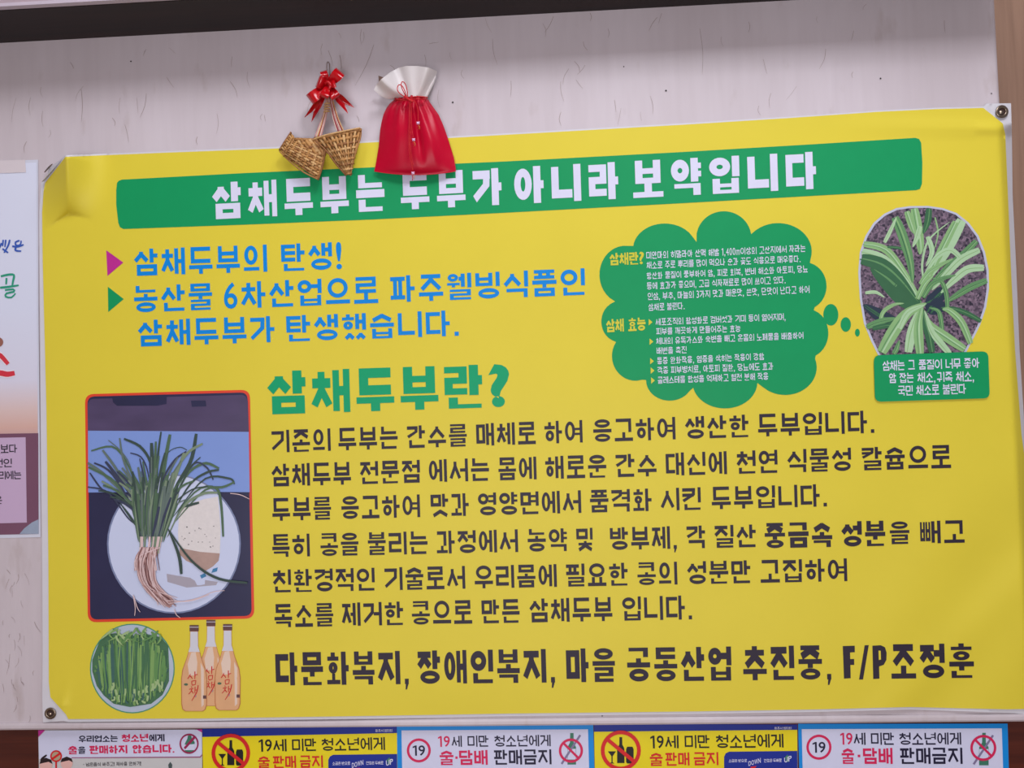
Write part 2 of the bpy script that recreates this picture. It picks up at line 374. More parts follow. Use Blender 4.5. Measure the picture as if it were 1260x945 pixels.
def wood(name, c1, c2, rough=.35, sc=9, st=(.05, 1, 1)):
    m = bpy.data.materials.new(name); m.use_nodes = True; nt = m.node_tree; N = nt.nodes.new; L = nt.links.new
    b = nt.nodes['Principled BSDF']; b.inputs['Roughness'].default_value = rough
    tc = N('ShaderNodeTexCoord'); mp = N('ShaderNodeMapping'); mp.inputs['Scale'].default_value = st; L(tc.outputs['Object'], mp.inputs['Vector'])
    n = N('ShaderNodeTexNoise'); n.inputs['Scale'].default_value = sc * 8; n.inputs['Detail'].default_value = 8; n.inputs['Distortion'].default_value = .5; L(mp.outputs[0], n.inputs['Vector'])
    r = N('ShaderNodeValToRGB'); r.color_ramp.elements[0].position = .3; r.color_ramp.elements[1].position = .7
    r.color_ramp.elements[0].color = lin(c1); r.color_ramp.elements[1].color = lin(c2); L(n.outputs[0], r.inputs[0]); L(r.outputs[0], b.inputs['Base Color'])
    bp = N('ShaderNodeBump'); bp.inputs['Strength'].default_value = .15; bp.inputs['Distance'].default_value = .001; L(n.outputs[0], bp.inputs['Height']); L(bp.outputs[0], b.inputs['Normal'])
    return m
M_rail = wood('dark_rail_wood', (20, 9, 9), (34, 17, 15), .6)
M_panel = wood('dark_panel_wood', (66, 26, 18), (92, 40, 27), .3)
M_side = wood('brown_post_wood', (128, 98, 80), (148, 116, 96), .5, 9, (1, 1, .05))
M_floor = wood('floor_wood', (120, 84, 56), (150, 108, 74), .4, 5)
M_ceil = mat('ceiling_paint', (205, 198, 194), .8, noise=.03, nscale=6)
M_upper = mat('upper_wall_paint', (170, 150, 158), .7, noise=.06, nscale=8)
M_lip = mat('rail_lip', (190, 178, 190), .5)

# ------------------------------------------------------------------ the setting
Z0 = CAM.z - .4783; ZR = CAM.z + .6150; XC = .672; XL = -2.2
def struct(name, mb, m, **k):
    o = mb.build(name, m, **k); o['kind'] = 'structure'; return o
b = MB()
# wallpapered board with a rounded lower edge
prof = [(.0, ZR + .10), (.0, Z0 + .012)] + [(-.004 * math.sin(a) , Z0 + .012 - .004 * (1 - math.cos(a))) for a in (.5, 1.0, 1.57)] + [(-.004, Z0 + .004), (-.002, Z0 + .001), (.003, Z0), (.03, Z0)]
for i in range(len(prof) - 1):
    (ya, za), (yb, zb) = prof[i], prof[i + 1]
    b.add([(XL, ya, za), (XC, ya, za), (XC, yb, zb), (XL, yb, zb)], [(0, 3, 2, 1)])
wall = struct('wall_back', b, M_wall)
wall['label'] = 'cream wallpaper with fine fibre strands'
# hair-like strands in the paper
m_str = mat('paper_strand', (150, 130, 124), .7)
mb = MB(); flat0 = lambda x, y: .0004
spots = [(205, 95, 214, 108), (283, 100, 292, 120), (267, 140, 266, 165), (180, 115, 172, 145), (606, 48, 612, 80), (597, 22, 605, 40), (681, 20, 670, 40), (720, 80, 710, 92), (726, 16, 726, 26),
         (861, 35, 864, 92), (1016, 60, 1008, 85), (1162, 25, 1163, 40), (1066, 5, 1062, 12), (934, 130, 936, 142), (323, 140, 322, 148), (168, 120, 170, 140), (100, 110, 100, 150), (20, 120, 14, 150), (148, 120, 147, 140), (138, 145, 141, 155),
         (243, 168, 243, 178), (30, 705, 36, 720), (12, 805, 8, 830), (460, 55, 437, 105), (528, 54, 540, 52), (800, 118, 803, 140), (756, 123, 758, 138), (690, 100, 694, 125), (540, 110, 541, 132)]
for i in range(44):
    x = rnd.uniform(5, 1215); yr = interp([(0, 52), (980, 2), (1260, 0)], x); yb = interp([(0, 195), (80, 188), (1210, 128)], x)
    y = rnd.uniform(max(3, yr + 3), yb - 12); spots.append((x, y, x + rnd.gauss(0, 5), y + rnd.uniform(5, 22)))
for i in range(26):
    x = rnd.uniform(3, 44); y = rnd.uniform(668, 885); spots.append((x, y, x + rnd.gauss(0, 3), y + rnd.uniform(4, 14)))
for (x0, y0, x1, y1) in spots:
    k = rnd.uniform(-5, 5)
    ribbon(mb, [(x0, y0), ((x0 + x1) / 2 + k * .5, (y0 + y1) / 2), (x1, y1)], rnd.uniform(.22, .5), flat0, rnd.random() * 2e-4, 0, 6, .4)
mb.build('paper_strands', m_str, wall, kind='stuff')
m_dot = mat('pin_hole', (38, 28, 28), .6)
for (x, y, r) in ((557, 126, 1.2), (819.5, 111.5, 1.2), (767.5, 82, .8), (1083.5, 96.5, 1.1), (1220, 115, .8), (161, 75.5, 1.0), (741, 881, .8)):
    mb = MB(); poly(mb, ell(x, y, r, r, 8), flat0, 3e-4); mb.build('pin_hole', m_dot, wall)
# lower dark panel
b = MB(); b.box((XL, .008, .10), (XC + 1.6, .05, Z0 + .012)); struct('wall_lower', b, M_panel)
b = MB(); b.box((XL, -.004, 0), (XC + 1.6, .05, .10)); struct('baseboard_back', b, M_rail)
# dark rail above, following its slight tilt
za, zb = P(0, 53).z, P(980, 0).z; xa, xb = P(0, 53).x, P(980, 0).x; sl = (zb - za) / (xb - xa)
def tilt(b, x0, x1, y0, y1, h0, h1, mi=0):
    zz = lambda x: za + sl * (x - xa)
    b.add([(x0, y0, zz(x0) + h0), (x1, y0, zz(x1) + h0), (x1, y1, zz(x1) + h0), (x0, y1, zz(x0) + h0), (x0, y0, zz(x0) + h1), (x1, y0, zz(x1) + h1), (x1, y1, zz(x1) + h1), (x0, y1, zz(x0) + h1)],
          [(0, 3, 2, 1), (4, 5, 6, 7), (0, 1, 5, 4), (1, 2, 6, 5), (2, 3, 7, 6), (3, 0, 4, 7)], mi)
b = MB(); tilt(b, XL, XC, -.094, .02, 0, .030); struct('trim_1', b, M_rail)['label'] = 'dark brown wooden ledge'
b = MB(); tilt(b, XL, XC, -.104, -.0945, .001, .006); struct('trim_2', b, M_lip)
b = MB(); tilt(b, XL, XC, -.100, -.0945, .0065, .14); tilt(b, XL, XC, -.0944, -.004, .10, .14); struct('trim_3', b, M_upper)
b = MB(); b.box((XL, -.004, ZR + .06), (XC + .01, .05, 3.40)); struct('wall_upper', b, M_upper)
b = MB(); b.box((XC - .06, .10, 0), (XC + 1.6, .16, 3.40)); o = struct('wall_right', b, M_side); o['label'] = 'brown wood surface set back beyond the end of the wall'
b = MB()                                    # rounded upright end of the wallpapered board
cr = [(XC + .010 * math.sin(a), .010 * (1 - math.cos(a))) for a in [PI / 2 * k / 6 for k in range(7)]] + [(XC + .010, .12)]
for (xa_, ya_), (xb_, yb_) in zip(cr, cr[1:]): b.add([(xa_, ya_, Z0), (xb_, yb_, Z0), (xb_, yb_, ZR + .10), (xa_, ya_, ZR + .10)], [(0, 1, 2, 3)])
o = b.build('wall_end', M_wall, wall, smooth=True)
b = MB(); b.box((XL, -4.0, 3.40), (XC + 1.6, .05, 3.46)); struct('ceiling', b, M_ceil)
b = MB(); b.box((XL, -4.0, -.05), (XC + 1.6, .05, 0)); struct('floor', b, M_floor)
b = MB(); b.box((XL - .06, -4.0, 0), (XL, .05, 3.40)); struct('wall_left', b, M_ceil)

# ------------------------------------------------------------------ the banner
def _px(X, y):
    return 1200 + 60 * (X - P(1200, y).x) / (P(1260, y).x - P(1200, y).x)
BX0, BX1 = _px(XC, 0) + 1, _px(XC, 900) + 1      # where the wall ends, along the height of the banner
def DB(x, y):
    d = .0042 + .0010 * math.sin(x / 97 + y / 210) * math.cos(y / 133 - .6) + .0007 * math.sin(x / 45 - y / 160 + 1) * math.sin(y / 88) + .0005 * math.sin(y / 27 + x / 300)
    # upper left corner stands off the wall along a crease
    if y < 300:
        xc = 82 + (y - 193) * .03; yl = 262 + max(0, xc - x) * .7
        if x < xc: d += .041 * max(0, min(1, (yl - y) / 70)) ** .6 * max(0, 1 - (xc - x) / 31) ** 1.25
        elif x < 134:
            g = (x - xc) / (134 - xc); yl = 262 + 14 * g
            d += .041 * max(0, min(1, (yl - y) / 70)) ** (.6 + .5 * g) * (1 - g) ** 2 * (1 + 2 * g * .5)
    # a soft crease from the lower left eyelet
    k = math.exp(-((x - 72) - (886 - y) * .25) ** 2 / 40) * math.exp(-abs(y - 868) / 14) if y > 820 else 0
    d += .0035 * k
    # the right edge bends back over the rounded end of the wall
    x0 = lerp(BX0, BX1, y / 900); wd = 17; dp = .036
    if y < 165: dp = lerp(.036, .006, max(0, min(1, (165 - y) / 12)))
    if x > x0:
        t = (x - x0) / wd; d -= dp * (t * t / (t + .25))
    # sagging ridge under the upper right eyelet, slack along the bottom
    if x > 1000 and y < 260: d += .0035 * math.exp(-((y - (158 - (1230 - x) * .02)) / 7) ** 2) * max(0, 1 - abs(1215 - x) / 190)
    if x > 1020 and y > 560: d += min(1, (y - 560) / 120) * (.0035 * math.exp(-(((y - 880) + (x - 1020) * 1.0 - 70) / 40) ** 2) * min(1, (x - 1020) / 60) + .002 * math.sin((x + y * .6) / 30) * min(1, (x - 1020) / 150))
    if 400 < x < 560 and 160 < y < 210: pass
    return d
DENSE = ((48, 190, 112, 300, 2), (1204, 128, 1280, 880, 3), (54, 840, 110, 886, 3))
DL = lambda e: (lambda x, y: DB(x, y) + e)
banner = thing('banner', 'large yellow printed vinyl banner about tofu, hung across the cream wall', 'banner', P(640, 880, .004))
M_white = mat('white_vinyl', (208, 206, 212), .5, .4, bump=.05, bscale=900)
M_yel = mat('yellow_print', (219, 201, 58), .5, .3, noise=.03, nscale=12, bump=.06, bscale=700)
outer = [(80, 191), (200, 186), (340, 180.5), (450, 173.5), (620, 164), (840, 151.5), (970, 143.5), (1080, 136), (1150, 132.5), (1210, 131), (1214, 127.5), (1244, 127),
         (1245, 160), (1246, 240), (1250.5, 330), (1254.5, 430), (1261, 530), (1266, 570), (1272, 640), (1277, 760), (1282, 880), (1240, 877), (1180, 875), (1120, 873), (1000, 876), (840, 878.6), (630, 881), (420, 884.5), (250, 887),
         (84, 888.5), (78, 887), (53, 889), (52, 862), (52.5, 800), (52, 700), (51, 600), (50, 500), (49.3, 400), (48.6, 320), (48.3, 262), (50, 236), (51, 224)]
yel = [(80.5, 193), (200, 188), (340, 182.7), (450, 175.6), (620, 166), (840, 153.5), (970, 145.3), (1080, 137.6), (1150, 134.3), (1210, 132.8), (1234, 152), (1237, 165), (1240.3, 240), (1244, 330), (1249, 430), (1257, 535), (1262, 570), (1268, 640), (1273, 760), (1278, 872),
       (1240, 872.8), (1180, 871.5), (1120, 870), (1000, 873), (840, 875.6), (630, 878), (420, 881.5), (250, 884), (84, 884.8), (81, 879), (62, 858), (60, 840), (59.5, 700), (58.5, 600), (57, 500), (54.5, 400), (52.5, 320), (51.8, 262), (53.5, 236), (55.5, 225)]
b = MB(); sheet(b, outer, lambda x, y: DB(x, y) - .0009 - (.0012 if x > 1218 or (x < 112 and y < 300) else 0), 7, 0, DENSE); sh = b.build('vinyl_sheet', M_white, banner, smooth=True)
b = MB(); sheet(b, yel, DL(.0003), 7, 0, DENSE); yp = b.build('yellow_ground', M_yel, sh, smooth=True)
# folded back corner and its eyelet seen edge-on
b = MB(); n = 8
for k in range(n):
    pass
b.add([P(80, 192, .039), P(51, 224, .010), P(60, 207, .003), P(57, 222, .004)], [(0, 1, 3), (0, 3, 2)]); b.build('corner_flap', M_white, banner)
M_brass = mat('eyelet_metal', (150, 134, 118), .35, metal=1.0); M_dark = mat('eyelet_hole', (60, 40, 36), .7)
def eyelet(cx, cy, r, d, tl=0):
    b = MB(); n = 24; seg = [(r, 0), (r * .93, .0012), (r * .74, .0019), (r * .56, .0012), (r * .5, -.0005)]; V = []
    for rr, e in seg:
        for k in range(n):
            a = 2 * PI * k / n; x, y = cx + rr * math.cos(a), cy - rr * math.sin(a); V.append(P(x, y, d(x, y) + .0006 + e))
    F_ = [(i * n + k, i * n + (k + 1) % n, (i + 1) * n + (k + 1) % n, (i + 1) * n + k) for i in range(len(seg) - 1) for k in range(n)]
    b.add(V, F_); g = b.build('eyelet', M_brass, banner, smooth=True)
    b = MB(); poly(b, ell(cx, cy, r * .55, r * .55, 16), d, .0005); b.build('eyelet_hole', M_dark, g)
    b = MB(); q = P(cx - r * .1, cy + r * .1, d(cx, cy) + .0016); b.add([q + Vector((math.cos(a) * .0028 * s, -.0012 * (1 - s), math.sin(a) * .0028 * s)) for s in (1, .5) for a in [2 * PI * i / 10 for i in range(10)]] + [q + Vector((0, -.0014, 0))],
        [(i, (i + 1) % 10, 10 + (i + 1) % 10, 10 + i) for i in range(10)] + [(10 + i, 10 + (i + 1) % 10, 20) for i in range(10)]); b.build('nail_head', M_brass, g, smooth=True)
eyelet(1233, 137.3, 8.0, DB); eyelet(61.8, 878, 7.2, DB)
b = MB(); V = []
for k in range(12):
    a = PI * k / 11 ; V += [P(60.5 - 6.5 * math.cos(a) * .75 - 1.5, 207 + 6.5 * math.cos(a) * .8 - 1.2 * math.sin(a), .006 + .004 * math.sin(a)), P(60.5 - 6.5 * math.cos(a) * .75, 207 + 6.5 * math.cos(a) * .8, .004)]
b.add(V, [(2 * i, 2 * i + 2, 2 * i + 3, 2 * i + 1) for i in range(11)]); b.build('eyelet', M_brass, banner)

K = .62
M_green = mat('green_print', (8, 148, 88), .5, .25, bump=.05, bscale=700)
M_teal = mat('green_letter_print', (6, 156, 104), .5, .25)
M_blue = mat('blue_print', (0, 132, 214), .5, .25)
M_black = mat('black_print', (48, 40, 54), .5, .25)
M_wlet = mat('white_letter_print', (214, 214, 236), .5, .25)
M_lime = mat('yellow_letter_print', (206, 198, 50), .42, .45)
M_mag = mat('magenta_print', (186, 40, 140), .42, .45)
M_redp = mat('red_print', (220, 66, 40), .42, .45)
# title bar
b = MB(); sheet(b, [(146, 222.5), (150, 221), (300, 213), (460, 205.8), (623, 198.6), (840, 187), (1000, 177.5), (1126, 169.6), (1131, 171), (1133.5, 176), (1135, 200), (1134.5, 226), (1132, 232.5), (1127, 234), (1000, 241), (840, 250), (623, 261.7), (460, 270), (300, 276.5), (152, 281.8), (147.5, 279.5), (145.5, 274), (143, 252), (143, 234), (144, 225)], DL(.0006), 9)
b.build('title_bar', M_green, sh, smooth=True)
def text(name, m, items, y, t=.165, gap=.17, e=.0007, off=.012, label=None, depth=None):
    for it in items:                     # every printed word is a piece of its own
        b = MB(); words(b, [it], y, depth or DL(e), t, gap, 0, off); b.build(name, m, sh, label=label)
text('lettering', M_wlet, [('삼채두부는', 261.6, 473), ('두부가', 493, 617), ('아니라', 632.7, 760.6), ('보약입니다', 778.7, 1004)], (261, 225, 270, 1004, 186.5, 232.3), .245, .27, .001, label='white title lettering')
text('lettering', M_blue, [('삼채두부의', 165.2, 328.5), ('탄생!', 346, 420.4)], (165, 306.6, 339.5, 420, 297.6, 331.2), .165, label='blue lettering, first line')
text('lettering', M_blue, [('농산물', 165, 261), ('6차산업으로', 275.4, 465), ('파주웰빙식품인', 480.4, 719.7)], (165, 352, 384.6, 719, 330, 362.6), .165, label='blue lettering, second line')
text('lettering', M_blue, [('삼채두부가', 170, 337.6), ('탄생했습니다.', 352.4, 564.8)], (170, 394, 426.5, 565, 381.5, 413), .165, label='blue lettering, third line')
text('lettering', M_teal, [('삼채두부란?', 329.7, 626.8)], (330, 457, 510, 627, 447.5, 500.5), .245, .17, off=.04, label='large green heading')
text('lettering', M_black, [('기존의', 334.3, 406.7), ('두부는', 416.3, 489.3), ('간수를', 501, 574.3), ('매체로', 586, 659), ('하여', 670, 716.7), ('응고하여', 730, 831), ('생산한', 843.3, 921), ('두부입니다.', 932.7, 1076)], (334, 529.5, 557, 1076, 504.8, 532.5), .16)
text('lettering', M_black, [('삼채두부', 334.3, 431.7), ('전문점', 443.3, 516.7), ('에서는', 527.7, 601.7), ('몸에', 613.3, 660), ('해로운', 671, 746), ('간수', 757.7, 807.7), ('대신에', 819.3, 894.3), ('천연', 906.7, 956.7), ('식물성', 969, 1047.3), ('칼슘으로', 1060.7, 1170)], (334, 571, 598.7, 1170, 547.3, 575.8), .16)
text('lettering', M_black, [('두부를', 335, 407.3), ('응고하여', 420, 516.7), ('맛과', 530, 576.7), ('영양면에서', 588.3, 715), ('품격화', 726, 801.7), ('시킨', 813.3, 862.3), ('두부입니다.', 875.7, 1017.7)], (335, 613, 641, 1017, 595.5, 623), .16)
text('lettering', M_black, [('특히', 335, 381), ('콩을', 394.3, 441), ('불리는', 452.7, 526), ('과정에서', 537.3, 637.3), ('농약', 649.3, 697.7), ('및', 709.3, 729.3), ('방부제,', 750.7, 833), ('각', 845, 867.7), ('질산', 879.3, 930), ('을', 1095, 1119), ('빼고', 1132.3, 1186.7)], (335, 657.5, 685.5, 1187, 640, 667.7), .16)
text('lettering', M_black, [('중금속', 941, 1024), ('성분', 1035.7, 1089.3)], (335, 656.5, 687.5, 1187, 638.5, 669.5), .22, .16, label='bold black words')
text('lettering', M_black, [('친환경적인', 336, 461), ('기술로서', 473.3, 572.3), ('우리몸에', 584, 685), ('필요한', 696.7, 772.3), ('콩의', 784.3, 833.3), ('성분만', 845.7, 923.3), ('고집하여', 935.7, 1042.3)], (336, 701, 729, 1042, 687, 715), .16)
text('lettering', M_black, [('독소를', 337.7, 410), ('제거한', 421, 496), ('콩으로', 506.7, 580.7), ('만든', 592.7, 639.3), ('삼채두부', 651.7, 753.3), ('입니다.', 765.7, 851.7)], (337, 743.5, 772, 852, 732.5, 762), .16)
text('lettering', M_black, [('다문화복지,', 339, 503), ('장애인복지,', 514, 683), ('마을', 696.7, 756.7), ('공동산업', 771.7, 900), ('추진중,', 914.3, 1023), ('조정훈', 1096.5, 1198.3)], (339, 803, 843.5, 1198, 791.5, 834), .215, .18, label='heavy black bottom line')
for pts in ([(1037, 795), (1051.7, 794.5), (1051.9, 802.5), (1046, 802.8), (1046.2, 811), (1051, 810.8), (1051.2, 818), (1046.4, 818.2), (1046.8, 834.5), (1038.5, 835)], [(1064, 794), (1069, 793.8), (1062, 836), (1057, 836.2)],
            [(1073.5, 794.5), (1084, 794), (1089, 796.5), (1091, 803), (1090.7, 812), (1087.5, 818), (1081.7, 820), (1082.2, 835), (1074.5, 835.5)]): b = MB(); sheet(b, pts, DL(.0007), 0); b.build('lettering', M_black, sh)
b = MB(); sheet(b, [(1081, 800.5), (1083.6, 800.8), (1084, 811.5), (1081.4, 812)], DL(.00078), 0); b.build('letter_counter', M_yel, sh)
b = MB(); sheet(b, [(130.7, 307.9), (151.7, 323), (132.2, 339.6)], DL(.0006), 0); b.build('arrow_mark', M_mag, sh, label='magenta arrow')
b = MB(); sheet(b, [(132.7, 352.8), (152.3, 368), (133.2, 384)], DL(.0006), 0); b.build('arrow_mark', M_green, sh, label='green arrow')
# thought cloud
def cloud():
    lob = [(890.7, 292.9, 34, 33), (818, 306, 39, 31), (957.4, 309.5, 41.5, 35), (769.3, 338, 31.7, 35.7), (989.5, 352, 27.6, 29.5), (761.5, 395.7, 21.6, 24.8), (993, 410, 26.3, 30),
           (782, 438, 29, 30.5), (824, 468, 29, 25), (892, 470, 40, 32.5), (966, 452, 39, 34)]
    cx, cy = 880, 385; out = []
    for k in range(220):                       # outermost hit of each ray gives the scalloped outline
        a = 2 * PI * k / 220; dx, dy = math.cos(a), math.sin(a); best = 0
        for (ex, ey, rx, ry) in lob:
            ox, oy = cx - ex, cy - ey; A = (dx / rx) ** 2 + (dy / ry) ** 2; B = 2 * (ox * dx / rx ** 2 + oy * dy / ry ** 2); Cc = (ox / rx) ** 2 + (oy / ry) ** 2 - 1
            D = B * B - 4 * A * Cc
            if D > 0: best = max(best, (-B + math.sqrt(D)) / (2 * A))
        out.append((cx + dx * best, cy + dy * best))
    return out
b = MB(); sheet(b, cloud(), DL(.0006), 9)
for e in ((1022.3, 387.3, 9.3, 13.3), (1040.7, 399.3, 6.4, 9), (1055, 409.3, 3, 4.8)): sheet(b, ell(*e, 24), DL(.0006), 0)
b.build('thought_cloud', M_green, sh, smooth=True)
sm = dict(t=.125, gap=.16, e=.001, off=0)
text('lettering', M_lime, [('삼채란?', 750.2, 792.4)], (750, 311.6, 326.6, 792, 309.6, 325), .2, .1, .001, .02, label='small yellow heading, upper')
text('lettering', M_lime, [('삼채', 746, 767.5), ('효능', 773, 794.3)], (746, 393, 409, 794, 390.5, 406.5), .2, .1, .001, .02, label='small yellow heading, lower')
ctext = [([('미얀마의 히말라야 산맥 해발 1,400m이상의 고산지에서 자라는', 795.3, 991)], (795, 309.8, 318.8, 991, 301, 309.8)),
         ([('채소로 주로 뿌리를 많이 먹으나 순과 꽃도 식용으로 매우좋다.', 795.7, 985)], (795, 322, 330.8, 985, 314, 322.6)),
         ([('항산화 물질이 풍부하여 암, 피로 회복, 변비 해소와 아토피, 당뇨', 795.7, 993.8)], (795, 335.2, 343.7, 994, 326.4, 335)),
         ([('등에 효과가 좋으며, 고급 식자재료로 많이 쓰이고 있다.', 796, 966.6)], (796, 347.6, 356.3, 966, 339.8, 348.7)),
         ([('인삼, 부추, 마늘의 3가지 맛과 매운맛, 쓴맛, 단맛이 난다고 하여', 797, 996)], (797, 360.3, 369.2, 996, 351.4, 360.6)),
         ([('삼채로 불린다.', 798, 842.4)], (798, 373.6, 382.5, 842, 371.8, 380.5)),
         ([('세포조직의 활성화로 검버섯과 기미 등이 옅어지며,', 806.8, 966.6)], (807, 391.9, 400.4, 966, 385.4, 394)),
         ([('피부를 깨끗하게 만들어주는 효능', 807.5, 911)], (807, 403.6, 412, 911, 399.8, 408.3)),
         ([('체내의 유독가스와 숙변을 빼고 온몸의 노폐물을 배출하여', 807.5, 988.5)], (807, 415.6, 424, 988, 408.4, 417)),
         ([('배변을 촉진', 808, 844.7)], (808, 427.5, 435.8, 845, 426, 434.6)),
         ([('통증 완화작용, 염증을 삭히는 작용이 강함', 808.7, 940)], (808, 439.8, 448.3, 940, 434.2, 442.8)),
         ([('각종 피부병치료, 아토피 질환, 당뇨에도 효과', 809, 951.3)], (809, 451.4, 460, 951, 446, 454.8)),
         ([('콜레스테롤 합성을 억제하고 혈전 분해 작용', 809.4, 945.2)], (809, 463.6, 472.2, 945, 458.3, 467.2))]
for it, y in ctext: text('lettering', M_wlet, it, y, **sm)
for (x, y) in ((798.2, 396.4), (799.3, 420.4), (800, 444.4), (800.7, 456), (801.2, 468.2)):
    b = MB(); sheet(b, [(x, y - 4), (x + 4.6, y), (x, y + 4)], DL(.001), 0); b.build('arrow_mark', M_lime, sh)
# caption plate
b = MB(); sheet(b, rrect([(1075, 437.2), (1216, 432.2), (1218, 490), (1076.7, 494.5)], 8), DL(.0024), 9); b.build('caption_plate', M_green, sh, smooth=True)
DC = DL(.0028)
text('lettering', M_wlet, [('삼채는', 1086, 1113), ('그', 1117.5, 1125.5), ('품질이', 1130.5, 1159), ('너무', 1163.5, 1182), ('좋아', 1186, 1205)], (1086, 444, 456.3, 1205, 440.3, 452.5), .14, .1, depth=DC)
text('lettering', M_wlet, [('암', 1094, 1102.5), ('잡는', 1107, 1124), ('채소,', 1129, 1151), ('귀족', 1153, 1172), ('채소,', 1176.5, 1198.5)], (1094, 459.3, 471.5, 1198, 456.6, 469), .14, .1, depth=DC)
text('lettering', M_wlet, [('국민', 1105, 1123), ('채소로', 1127.5, 1155.5), ('불린다', 1160, 1188.5)], (1105, 474.8, 487, 1188, 472, 484.5), .14, .1, depth=DC)

# printed photograph: leek-like plant and tofu on a plate
M_pb = mat('photo_dark', (42, 42, 74), .4, .4, noise=.25, nscale=12)
M_pur = mat('photo_purple', (78, 66, 98), .4, .4, noise=.35, nscale=22, stretch=(.6, 1, 1.6))
M_sky = mat('photo_blue', (124, 150, 212), .4, .4, noise=.05, nscale=10)
M_plate = mat('photo_plate', (198, 206, 232), .4, .3, noise=.05, nscale=8)
M_tofu = mat('photo_tofu', (218, 212, 210), .5, .3, noise=.10, nscale=160)
M_tofs = mat('photo_tofu_side', (174, 146, 136), .5, .3, noise=.2, nscale=60)
G = [mat('photo_leaf_%s' % n, c, .45, .3, noise=.12, nscale=90) for n, c in (('deep', (58, 76, 70)), ('mid', (80, 106, 82)), ('grey', (98, 114, 108)), ('pale', (122, 140, 116)), ('navy', (58, 64, 86)))]
M_root = [mat('photo_root_%s' % n, c, .5, .3) for n, c in (('pale', (216, 190, 190)), ('pink', (176, 138, 134)), ('brown', (112, 74, 74)))]
fr_o = rrect([(104.5, 485), (307.5, 479.5), (313, 761), (108, 765.8)], 11)
fr_i = rrect([(107.5, 488), (304.5, 482.8), (309.7, 757.8), (111, 762.4)], 9)
b = MB(); sheet(b, fr_o, DL(.0006), 9); fr = b.build('photo_frame', M_redp, sh, smooth=True)
ph = []
b = MB(); sheet(b, fr_i, DL(.0008), 9, 0)
sheet(b, [(107.9, 497), (108.0, 530.3), (190, 530.6), (306.2, 531.5), (305.0, 493), (302, 487.5), (298, 485.8), (170, 489.3), (114, 490.8), (110.5, 492)], DL(.00095), 9, 1)
sheet(b, [(108.2, 530), (190, 530.4), (306, 531.4), (307.2, 605.6), (240, 605), (108.6, 606)], DL(.0010), 9, 2)
sheet(b, [(138, 488.6), (205, 487), (205, 497), (194, 499.2), (144, 499.4), (139, 495)], DL(.0011), 0, 0)
sheet(b, [(235, 493), (253, 492.7), (254, 500), (236, 500.6)], DL(.0011), 0, 0)
b.build('photo_ground', [M_pb, M_pur, M_sky], sh, smooth=True)
plate = [(214 + 82.4 * math.cos(a) * (1 - .06 * max(0, -math.sin(a)) ** 2 * 1), 669 + (86 if math.sin(a) > 0 else 85.5) * math.sin(a)) for a in [2 * PI * k / 48 for k in range(48)]]
b = MB(); sheet(b, plate, DL(.0012), 9, 1); sheet(b, [(214 + (x - 214) * .975, 669 + (y - 669) * .978) for x, y in plate], DL(.00128), 9, 0)
M_rim = mat('photo_plate_rim', (120, 130, 165), .4)
sheet(b, [(205, 706), (222, 709), (268, 716), (266, 720), (230, 723), (206, 716)], DL(.00134), 0, 2)
b.build('printed_plate', [M_plate, M_rim, mat('photo_plate_shade', (166, 160, 172), .4)], sh, smooth=True)
b = MB()
sheet(b, [(221, 672), (246, 678), (270.5, 681), (269, 690), (262, 697), (252, 703), (243, 696), (229, 690), (221, 682)], DL(.00145), 0, 1)
sheet(b, [(224, 627), (232, 620), (252, 614), (268, 611), (270, 630), (271.5, 655), (270.5, 681), (246, 679), (220, 674), (219, 655), (220, 637)], DL(.0015), 0, 0)
for (x, y) in ((230, 648.5), (233, 656), (226, 664), (227.5, 662.5), (244, 667), (249, 667), (252, 657.5), (247, 651), (259, 673), (262, 672), (263, 647.5), (240, 653), (254, 660), (232, 670), (236, 666), (245, 650), (224, 660), (258, 667), (265, 662)):
    sheet(b, ell(x, y, rnd.uniform(.5, 1.1), rnd.uniform(.4, .8), 6), DL(.00156), 0, 2)
sheet(b, [(262, 700), (268, 698), (267, 703), (260, 705)], DL(.00156), 0, 3); sheet(b, [(246, 708), (252, 705), (254, 709), (248, 712)], DL(.00156), 0, 3)
b.build('printed_tofu', [M_tofu, M_tofs, mat('photo_speck', (70, 66, 66), .5), mat('photo_blue_mark', (60, 124, 168), .5)], sh)
def zx(x, y, zy=470): return (100 + x / 5.727, zy + y / 5.727)
